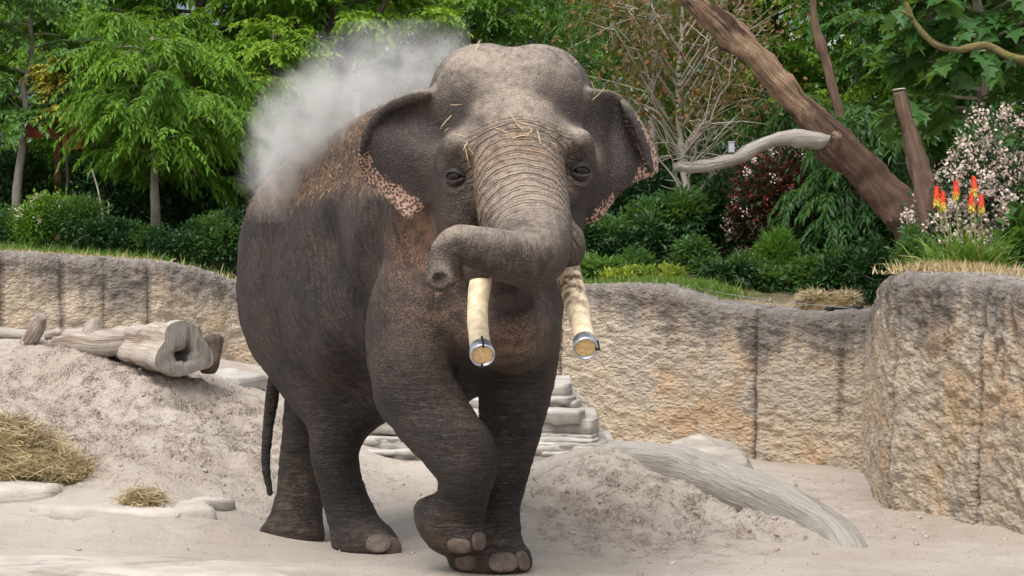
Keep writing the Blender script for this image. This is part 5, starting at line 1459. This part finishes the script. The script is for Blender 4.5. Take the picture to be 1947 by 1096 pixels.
        for f_, z_, _ in prof[1:]:
            V.append(np.column_stack([np.cos(a) * rad * f_ * rx, np.sin(a) * rad * f_ * ry, np.full(ns, z_ * th)]))
        V = np.vstack([np.vstack(V), [[0, 0, th]]])
        ca, sa = math.cos(rot), math.sin(rot)
        V = np.column_stack([V[:, 0] * ca - V[:, 1] * sa, V[:, 0] * sa + V[:, 1] * ca, V[:, 2] + V[:, 0] * math.tan(tilt)])
        V = V + np.asarray(c)
        dz = fbm(V, 4, 4, seed)[:, None]
        V = V + dz * np.array([.02, .02, .012]) * min(1, th * 12)
        nr = len(prof) - 1
        i = np.arange(nr - 1)[:, None] * ns; j = np.arange(ns)[None]; jn = (j + 1) % ns
        sd2 = np.stack([i + j, i + ns + j, i + ns + jn, i + jn], -1).reshape(-1, 4)
        top = np.stack([np.full(ns, nr * ns), np.arange(ns), (np.arange(ns) + 1) % ns], -1)
        return mesh_np(name, V, [sd2, top], mat, parent)
    le = empty('rock_ledge', (-.35, 20.0, .0), 'grey layered rock ledge seen between and behind the legs', 'rock')
    # strata: each bed a broken-edged course set back from the one below
    r = np.random.default_rng(52)
    z = .05; setb = 0.0
    xs = np.linspace(-1.75, 1.0, 170)
    for k in range(13):
        th = r.choice([.03, .045, .06, .10]) * r.uniform(.85, 1.15)
        setb += r.choice([0.0, .02, .06, .20]); shelf = .09 * r.normal()
        xe = .90 - .030 * k + .07 * r.normal()                     # ragged end of the course
        x_ = xs[xs < xe]
        front = 19.35 + setb + .09 * vnoise(np.column_stack([x_ * 2.2, x_ * 0 + k * 3.1, x_ * 0]), 1.0, 7) + .03 * vnoise(np.column_stack([x_ * 9, x_ * 0 + k * 1.3, x_ * 0]), 1.0, 8) + .5 * smooth01(x_, xe - .12, xe + .03) ** 2
        back_ = np.full(len(x_), 21.2)
        zt = z + th + .012 * vnoise(np.column_stack([x_ * 3, x_ * 0, x_ * 0 + k]), 1.0, 9) - .03 * (x_ + .3) * .5
        zb = z - .02 - .03 * (x_ + .3) * .5
        prof = [(front + .04, zb), (front + .004, zb + (zt - zb) * .2), (front, zb + (zt - zb) * .6), (front + .002, zt - .006), (front + .012, zt), (front + .2, zt + .004), (back_, zt + .02)]
        V = np.stack([np.column_stack([x_, a_, b_]) for a_, b_ in prof], 1)
        V[:, :5] += (.010 * fbm(V[:, :5].reshape(-1, 3), 14, 3, 60 + k)).reshape(len(x_), 5)[:, :, None] * np.array([0, 1, .6])
        np_ = len(prof); Vv = V.reshape(-1, 3)
        cap_ = [np.arange((len(x_) - 1) * np_, len(x_) * np_)[None, :]]
        mesh_np('rock_layer', Vv, [grid_mesh(len(x_), np_)[:, ::-1], cap_[0], np.arange(np_)[None, ::-1]], ROCK, le)
        z += th
    s2 = empty('flat_rock', tuple(P(455, 730, 20.0)), 'flat blue-grey stone lying against the wall foot by the rump', 'rock')
    slab('stone', P(452, 738, 20.1), .17, .3, .12, ROCK, s2, 71, -.3, -.16)
    s3 = empty('flat_rock', tuple(P(20, 950, 16.6)), 'broad pale rock slab under the hay pile', 'rock')
    slab('stone', P(5, 955, 16.75) + [0, .15, -.10], .42, .5, .24, PALE, s3, 73, .1, -.03)
    s4 = empty('flat_rock', tuple(P(260, 985, 15.9)), 'low pale rock shelf beneath the small hay tuft', 'rock')
    slab('stone', P(240, 985, 15.9) + [0, .3, -.085], .55, .55, .16, PALE, s4, 74, .2, -.02)
    s5 = empty('flat_rock', tuple(P(250, 1090, 13.9)), 'worn pale rock ledge in front of the trailing hind foot', 'rock')
    slab('stone', P(200, 1100, 13.95) + [0, .0, -.115], 1.05, .38, .2, PALE, s5, 75, .03, -.015)
    # boulder
    def boulder(name, label, c, rad, seed, mat):
        v, fc = ball((0, 0, 0), 1.0, 56, 32)
        v = v * np.column_stack([np.ones(len(v)), np.ones(len(v)), 1 - .42 * np.abs(v[:, 0]) ** 1.3])
        v = v * (1 + .10 * fbm(v, 1.3, 3, seed)[:, None] + .03 * fbm(v, 5, 3, seed + 1)[:, None]) * np.array(rad)
        o = empty(name, tuple(c), label, 'rock')
        mesh_np('stone', v + np.asarray(c), fc, mat, o)
    boulder('boulder', 'smooth pale boulder at the foot of the long wall', P(1328, 893, 19.3), (.42, .34, .30), 81, PALE)

    # ---------------------------------------------------------------- hay
    HAYM = leaf_material('hay_strand', (0.37, 0.29, 0.165), (0.57, 0.48, 0.30), (0.22, 0.16, 0.085), 0.1, 0.85, .8)
    HAYC = two_tone('hay_core', (0.16, 0.115, 0.05), (0.30, 0.23, 0.11), 25, .8, .02, 60)
    STR = (np.array([(0, -.5, 0), (0, .5, 0), (.33, -.5, .05), (.33, .5, .05), (.68, -.5, .04), (.68, .5, .04), (1, 0, -.06)]), np.array([(0, 2, 3), (0, 3, 1), (2, 4, 5), (2, 5, 3), (4, 6, 5)]))
    def hay_heap(label, c, rx, ry, h, n, seed, sl=.22):
        r = np.random.default_rng(seed)
        o = empty('hay_pile', tuple(c), label, 'hay')
        v, fc = ball((0, 0, 0), 1.0, 40, 20)
        v = v * (1 + .22 * fbm(v, 1.8, 3, seed)[:, None]) * np.array([rx, ry, h])
        mesh_np('heap', v * .93 + np.asarray(c), fc, HAYC, o)
        k = r.integers(0, len(v), n); k = k[v[k][:, 2] > -.15 * h]; n = len(k)
        p = v[k] * r.uniform(.85, 1.06, (n, 1)) + np.asarray(c) + r.normal(0, .02, (n, 3))
        D = r.normal(0, 1, (n, 3)) * [1, 1, .45] + unit(v[k]) * .25
        st = leaf_mesh('strands', p - unit(D) * sl * .4, D, r.normal(0, 1, (n, 3)), sl * r.uniform(.5, 1.3, n), .0055, HAYM, o, r, STR)
        st['kind'] = 'stuff'
        return o
    hay_heap('big straw-yellow hay pile on the broad rock slab', P(10, 890, 17.1), .52, .36, .30, 5200, 5)
    o = hay_heap('low trailing end of hay beside the big pile', P(110, 905, 17.0), .22, .22, .10, 2200, 6)
    hay_heap('small brown hay tuft alone on the sand', P(268, 965, 16.1), .14, .14, .085, 1600, 7, .15)
    # bale on the wall top
    bc = P(1574, 574, 22.3)
    bale = empty('hay_bale', tuple(bc), 'loose rectangular hay bale on the low dip of the wall', 'hay bale')
    bz_ = bed_z(1574, 22.3)
    lo_, hi_ = np.array([bc[0] - .25, bc[1] - .2, bz_ - .04]), np.array([bc[0] + .25, bc[1] + .2, 1.69 - (558 - 520) / F_PX * 22.3])
    g_ = np.linspace(0, 1, 12)
    v, fc = ball((0, 0, 0), 1.0, 40, 24)
    v = np.sign(v) * np.abs(v) ** .35
    v = (v * .5 + .5) * (hi_ - lo_) + lo_
    v += .018 * fbm(v, 9, 3, 3)[:, None]
    mesh_np('block', v, fc, HAYC, bale)
    r = np.random.default_rng(9); k = r.integers(0, len(v), 3400)
    D = r.normal(0, 1, (3400, 3)) * [1, .7, .4]
    mesh = leaf_mesh('strands', v[k] - unit(D) * .05, D, r.normal(0, 1, (3400, 3)), .13 * r.uniform(.5, 1.3, 3400), .005, HAYM, bale, r, STR)
    mesh['kind'] = 'stuff'
    # straw clinging to the elephant: back, crown of the head, brow
    r = np.random.default_rng(15)
    w_ = soil * (EV[:, 1] > 14) + 0.0
    idx = r.choice(len(EV), 9000, p=w_ / w_.sum())
    D = r.normal(0, 1, (9000, 3)); D -= EN[idx] * ((D * EN[idx]).sum(1) * .8)[:, None]; D[:, 2] -= .5
    CHAFF = leaf_material('chaff', (0.15, 0.085, 0.05), (0.32, 0.21, 0.125), (0.50, 0.40, 0.25), 0.05, 0.9, .88)
    st = leaf_mesh('straw', EV[idx] + EN[idx] * .006, D, EN[idx] + r.normal(0, .4, (9000, 3)), .045 * r.uniform(.3, 1.6, 9000), .0036, CHAFF, None, r, STR)
    tag(st, 'fine chaff and straw caked over the elephant back', 'straw', kind='stuff')
    sp_ = [(985, 240), (995, 250), (1010, 255), (1000, 262), (975, 265), (890, 270), (893, 282), (888, 262), (1046, 272), (944, 302), (860, 220), (858, 200), (1075, 100), (1078, 108), (1090, 122), (930, 100), (960, 103), (905, 103), (1130, 180), (1125, 190), (845, 258), (1020, 250), (1005, 240), (965, 255), (884, 275)]
    B, D, U = [], [], []
    for x, y in sp_:
        p = f.hit(x, y)
        if p[1] > 14.5: continue
        n_ = f.grad(p[None], .03)[0]
        t_ = r.normal(0, 1, 3); t_ -= n_ * (t_ @ n_) * .85
        B.append(p + n_ * .008); D.append(t_); U.append(n_)
    st = leaf_mesh('straw', np.array(B), np.array(D), np.array(U), .10 * r.uniform(.5, 1.4, len(B)), .006, HAYM, None, r, STR)
    tag(st, 'loose pale straw strands lying on the elephant brow and crown', 'straw', kind='stuff')
    # hair on the crown and back
    w_ = np.clip(smooth01(EN[:, 2], .1, .7) * (EV[:, 2] > 2.2), 0, 1)
    idx = r.choice(len(EV), 1500, p=w_ / w_.sum())
    hm = N('hair').done((0.13, 0.085, 0.055), .6)
    hb = leaf_mesh('hair', EV[idx], EN[idx] + r.normal(0, .45, (1500, 3)), r.normal(0, 1, (1500, 3)), .045 * r.uniform(.5, 1.4, 1500), .0015, hm, ele, r, BLADE)
    hb['kind'] = 'stuff'

    # ---------------------------------------------------------------- clods and scraps on the sand
    r = np.random.default_rng(31)
    parts, parts2 = [], []
    cx_ = r.uniform(-4.4, 4.2, 9000); cy_ = r.uniform(13.6, 20, 9000)
    keep = r.random(9000) < (.025 + .6 * loose(cx_, cy_))
    cx_, cy_ = cx_[keep], cy_[keep]
    cz_ = ground_z(cx_, cy_)
    T, Fc = ball((0, 0, 0), 1.0, 7, 5)
    for i in range(len(cx_)):
        s_ = .004 + .017 * r.random() ** 5
        v = T * s_ * r.uniform(.6, 1.2, 3) * (1 + .25 * r.normal(0, 1, (len(T), 1)))
        parts.append((v + [cx_[i], cy_[i], cz_[i] + s_ * .25], Fc))
    v, fc = merge(parts)
    tag(mesh_np('rubble', v, fc, two_tone('clod', (0.33, 0.265, 0.21), (0.45, 0.385, 0.32), 4, .6, .01, 60), smooth=True), 'loose clods and crumbs strewn over the sand mounds', 'clods', kind='stuff')
    n = 700
    cx_ = r.uniform(-4.4, 4.2, n); cy_ = r.uniform(13.6, 19, n)
    st = leaf_mesh('debris', np.column_stack([cx_, cy_, ground_z(cx_, cy_) + .006]), np.column_stack([r.normal(0, 1, n), r.normal(0, 1, n), r.normal(0, .05, n)]), np.tile([0, 0, 1.], (n, 1)), .08 * r.uniform(.3, 1.4, n), .006, HAYM, None, r, STR)
    tag(st, 'scattered straw scraps on the pale sand', 'straw', kind='stuff')

    # ---------------------------------------------------------------- red-hot pokers
    POK = N('poker_flower'); t_ = POK.attr('up')
    POK = POK.done(POK.mix(POK.ramp(t_, .15, .55), (0.72, 0.55, 0.10), (0.66, 0.06, 0.025)), .6)
    STEM = N('flower_stem').done((0.20, 0.22, 0.07), .7)
    fan = empty('poker_plant', tuple(P(1835, 520, 18.2)), 'tuft of arching strap leaves carrying red and yellow poker flowers', 'plant')
    bzp = 1.66
    r = np.random.default_rng(41); n = 620
    c0 = P(1838, 520, 18.2); c0[2] = bzp - .04
    p = np.column_stack([r.normal(c0[0], .12, n), r.normal(c0[1], .10, n), np.full(n, c0[2])])
    tq = BLADE[0].copy(); tq = np.array([(0, -.5, 0), (0, .5, 0), (.4, -.5, .05), (.4, .5, .05), (.75, -.4, -.06), (.75, .4, -.06), (1, 0, -.28)])
    fq = np.array([(0, 2, 3), (0, 3, 1), (2, 4, 5), (2, 5, 3), (4, 6, 5)])
    leaf_mesh('strap_leaves', p, np.column_stack([r.normal(0, .75, n), r.normal(0, .6, n), np.ones(n)]), np.tile([0, 0, 1.], (n, 1)) + r.normal(0, .3, (n, 3)), r.uniform(.2, .5, n), .015, LM['grass'], fan, r, (tq, fq))
    for x, y, bx in ((1781, 376, 1812), (1793, 384, 1815), (1818, 364, 1820), (1847, 386, 1838), (1865, 390, 1866), (1852, 356, 1850)):
        d = 18.2 + r.normal(0, .08)
        tip = P(x, y - 20, d); bot = P(x + .5, y + 16, d)
        root_ = np.array([P(bx, 520, d)[0], d, bzp - .02])
        mesh_np('flower_stalk', *tube(catmull([root_, (root_ + bot) / 2 + [.01, 0, .01], bot], 5), np.linspace(.007, .005, 11), 6), STEM, fan)
        K = 15; fl_parts = []; ups = []
        # core plus many drooping florets
        q = bot + (tip - bot) * np.linspace(0, 1, K)[:, None]
        prof = np.interp(np.linspace(0, 1, K), [0, .15, .5, .85, 1], [.009, .019, .021, .013, .003])
        v, fc = tube(q, prof, 10); fl_parts.append((v, fc)); ups.append(np.append(np.repeat(np.linspace(0, 1, K), 10), [0, 1]))
        for k in range(70):
            t0 = r.random(); a = r.uniform(0, 6.28); rr = np.interp(t0, [0, .5, 1], [.015, .018, .004])
            b0 = bot + (tip - bot) * t0 + rr * np.array([math.cos(a), math.sin(a), 0])
            b1 = b0 + np.array([math.cos(a) * .012, math.sin(a) * .012, -.018 if t0 < .7 else .008])
            v, fc = tube(np.array([b0, b1]), np.array([.004, .003]), 4); fl_parts.append((v, fc)); ups.append(np.full(len(v), t0))
        v, fc = merge(fl_parts)
        mesh_np('flower_head', v, fc, POK, fan, attrs=dict(up=np.concatenate(ups)))

    # ---------------------------------------------------------------- small fittings
    RUST = two_tone('rusty_steel', (0.12, 0.05, 0.025), (0.22, 0.09, 0.04), 12, .5, .008, 50)
    ps = empty('sign_post', tuple(P(111, 400, 27.2)), 'rusty brown square post holding a weathered orange board', 'sign')
    ps.location.z = bed_z(111, 27.2) - .05
    c = P(111, 300, 27.2)
    mesh_np('post', *boxv((c[0] - .036, c[1] - .036, ps.location.z), (c[0] + .036, c[1] + .036, P(111, 232, 27.2)[2])), RUST, ps, smooth=False)
    a, b = P(118, 285, 27.16), P(158, 236, 27.16)
    mesh_np('board', *boxv((a[0], a[1], a[2]), (b[0], a[1] + .03, b[2])), two_tone('orange_board', (0.40, 0.20, 0.05), (0.30, 0.13, 0.05), 6), ps, smooth=False)
    a, b = P(50, 262, 27.16), P(106, 238, 27.16)
    mesh_np('board', *boxv((a[0], a[1], a[2]), (b[0], a[1] + .03, b[2])), two_tone('red_board', (0.28, 0.06, 0.03), (0.20, 0.06, 0.03), 6), ps, smooth=False)
    mesh_np('cap_rail', *boxv((P(50, 234, 27.1)[0], 27.1, P(50, 236, 27.1)[2]), (P(160, 0, 27.1)[0], 27.25, P(50, 231, 27.1)[2])), RUST, ps, smooth=False)
    BLK = N('black_plastic').done((0.015, 0.015, 0.016), .45)
    GRY = N('grey_plastic').done((0.33, 0.34, 0.36), .5)
    WIRE = N('fence_wire').done((0.25, 0.25, 0.26), .4, None, .8)
    sb = empty('sensor_box', tuple(P(1390, 300, 20.4)), 'small pale grey box on a thin rod above the dead side limb', 'box')
    a, b = P(1385.5, 290, 20.38), P(1396, 271, 20.38)
    mesh_np('casing', *boxv(a - [0, .02, 0], b + [0, .03, 0]), GRY, sb, smooth=False)
    mesh_np('lid', *boxv((a[0] - .004, a[1] - .025, b[2]), (b[0] + .004, a[1] + .035, b[2] + .008)), GRY, sb, smooth=False)
    mesh_np('rod', *tube(np.array([P(1391, 318, 20.4), P(1391, 289, 20.4)]), np.array([.006, .006]), 8), GRY, sb)
    ins = [(1257, 533, 22.75, 'black wire insulator among the lime plants'), (1757, 506, 17.7, 'black wire insulator beside the stump on the bastion'), (1634, 586, 21.75, 'black wire insulator beyond the hay bale'), (333, 495, 23.3, 'black wire insulator on the dry grass fringe')]
    ends = []
    for x, y, d, lab in ins:
        o = empty('wire_insulator', tuple(P(x, y + 12, d)), lab, 'insulator', 'wire fence insulators')
        p0 = P(x, y + 14, d)
        mesh_np('peg', *tube(np.array([p0 + [0, 0, -.06], p0 + [0, 0, .06]]), np.array([.010, .010]), 8), BLK, o)
        rr = [.012, .024, .024, .012, .012, .024, .024, .012]
        zz = np.array([0, .004, .016, .02, .026, .03, .042, .046]) + .03
        mesh_np('ribbed_head', *tube(p0 + np.column_stack([zz * 0, zz * 0, zz]), np.array(rr), 12), BLK, o)
        ends.append(p0 + [0, 0, .055])
    wq = catmull([ends[0], ends[0] * .5 + ends[2] * .5 + [0, 0, -.035], ends[2]], 10)
    tag(mesh_np('fence_wire', *tube(wq, np.full(len(wq), .004), 5), WIRE), 'thin slack wire running from the insulator to the hay bale', 'wire')
    rail = empty('hose_rail', tuple(P(1605, 587, 21.9)), 'short black rod lying along the wall top by the hay bale', 'rod')
    mesh_np('rod', *tube(catmull([P(1568, 588, 21.9), P(1600, 586, 21.9), P(1642, 584, 21.9)], 5), np.full(11, .012), 8), BLK, rail)
    mesh_np('joint', *tube(np.array([P(1572, 588, 21.9), P(1586, 587, 21.9)]), np.array([.022, .022]), 10), BLK, rail)

    # ---------------------------------------------------------------- dust thrown over the back
    def dust_cloud(name, label, lo, hi, blobs, dens, nscale):
        v, fc = boxv(lo, hi)
        m = bpy.data.materials.new(name); m.use_nodes = True
        N_ = N.__new__(N); N_.m = m; N_.t = m.node_tree
        for nd in list(m.node_tree.nodes): m.node_tree.nodes.remove(nd)
        N_.out = m.node_tree.nodes.new('ShaderNodeOutputMaterial')
        p = N_.pos()
        nw = N_.noise(p, nscale, 5, .62, 0.6)
        wv = N_.node('ShaderNodeVectorMath', operation='SCALE'); wv.inputs['Scale'].default_value = .34
        nc = N_.node('ShaderNodeVectorMath', operation='SUBTRACT')
        N_.set(nc.inputs[0], N_.noise(p, 2.6, 4, .6, 0, 'Color')); nc.inputs[1].default_value = (.5, .5, .5)
        N_.set(wv.inputs[0], nc.outputs[0])
        ad = N_.node('ShaderNodeVectorMath', operation='ADD'); N_.set(ad.inputs[0], p); N_.set(ad.inputs[1], wv.outputs[0])
        tot = None
        for c, rad, amt in blobs:
            ds = N_.node('ShaderNodeVectorMath', operation='DISTANCE')
            N_.set(ds.inputs[0], ad.outputs[0]); ds.inputs[1].default_value = tuple(c)
            g_ = N_.math('MULTIPLY', N_.ramp(ds.outputs['Value'], rad, rad * .1), amt)
            tot = g_ if tot is None else N_.math('MAXIMUM', tot, g_)
        den = N_.math('MULTIPLY', N_.math('MULTIPLY', tot, N_.ramp(nw, .30, .72)), dens)
        pv = N_.node('ShaderNodeVolumePrincipled')
        pv.inputs['Color'].default_value = (.96, .94, .91, 1)
        pv.inputs['Anisotropy'].default_value = .2
        N_.set(pv.inputs['Density'], den)
        m.node_tree.links.new(pv.outputs[0], N_.out.inputs['Volume'])
        o = mesh_np(name, v, fc, m, None, smooth=False)
        return tag(o, label, 'dust', kind='stuff')
    bl = [(P(520, 330, 15.2), .28, .8), (P(545, 270, 15.3), .36, 1.0), (P(600, 235, 15.2), .40, 1.0), (P(655, 205, 15.1), .42, 1.0), (P(705, 170, 15.1), .42, .9), (P(760, 150, 15.1), .40, .7), (P(810, 120, 15.0), .38, .45), (P(700, 120, 15.2), .40, .35), (P(520, 380, 15.2), .2, .35)]
    dust_cloud('dust', 'pale dust plume rising off the elephant back', (-1.95, 14.55, 2.0), (-.25, 15.9, 3.25), bl, 9.5, 4.0)
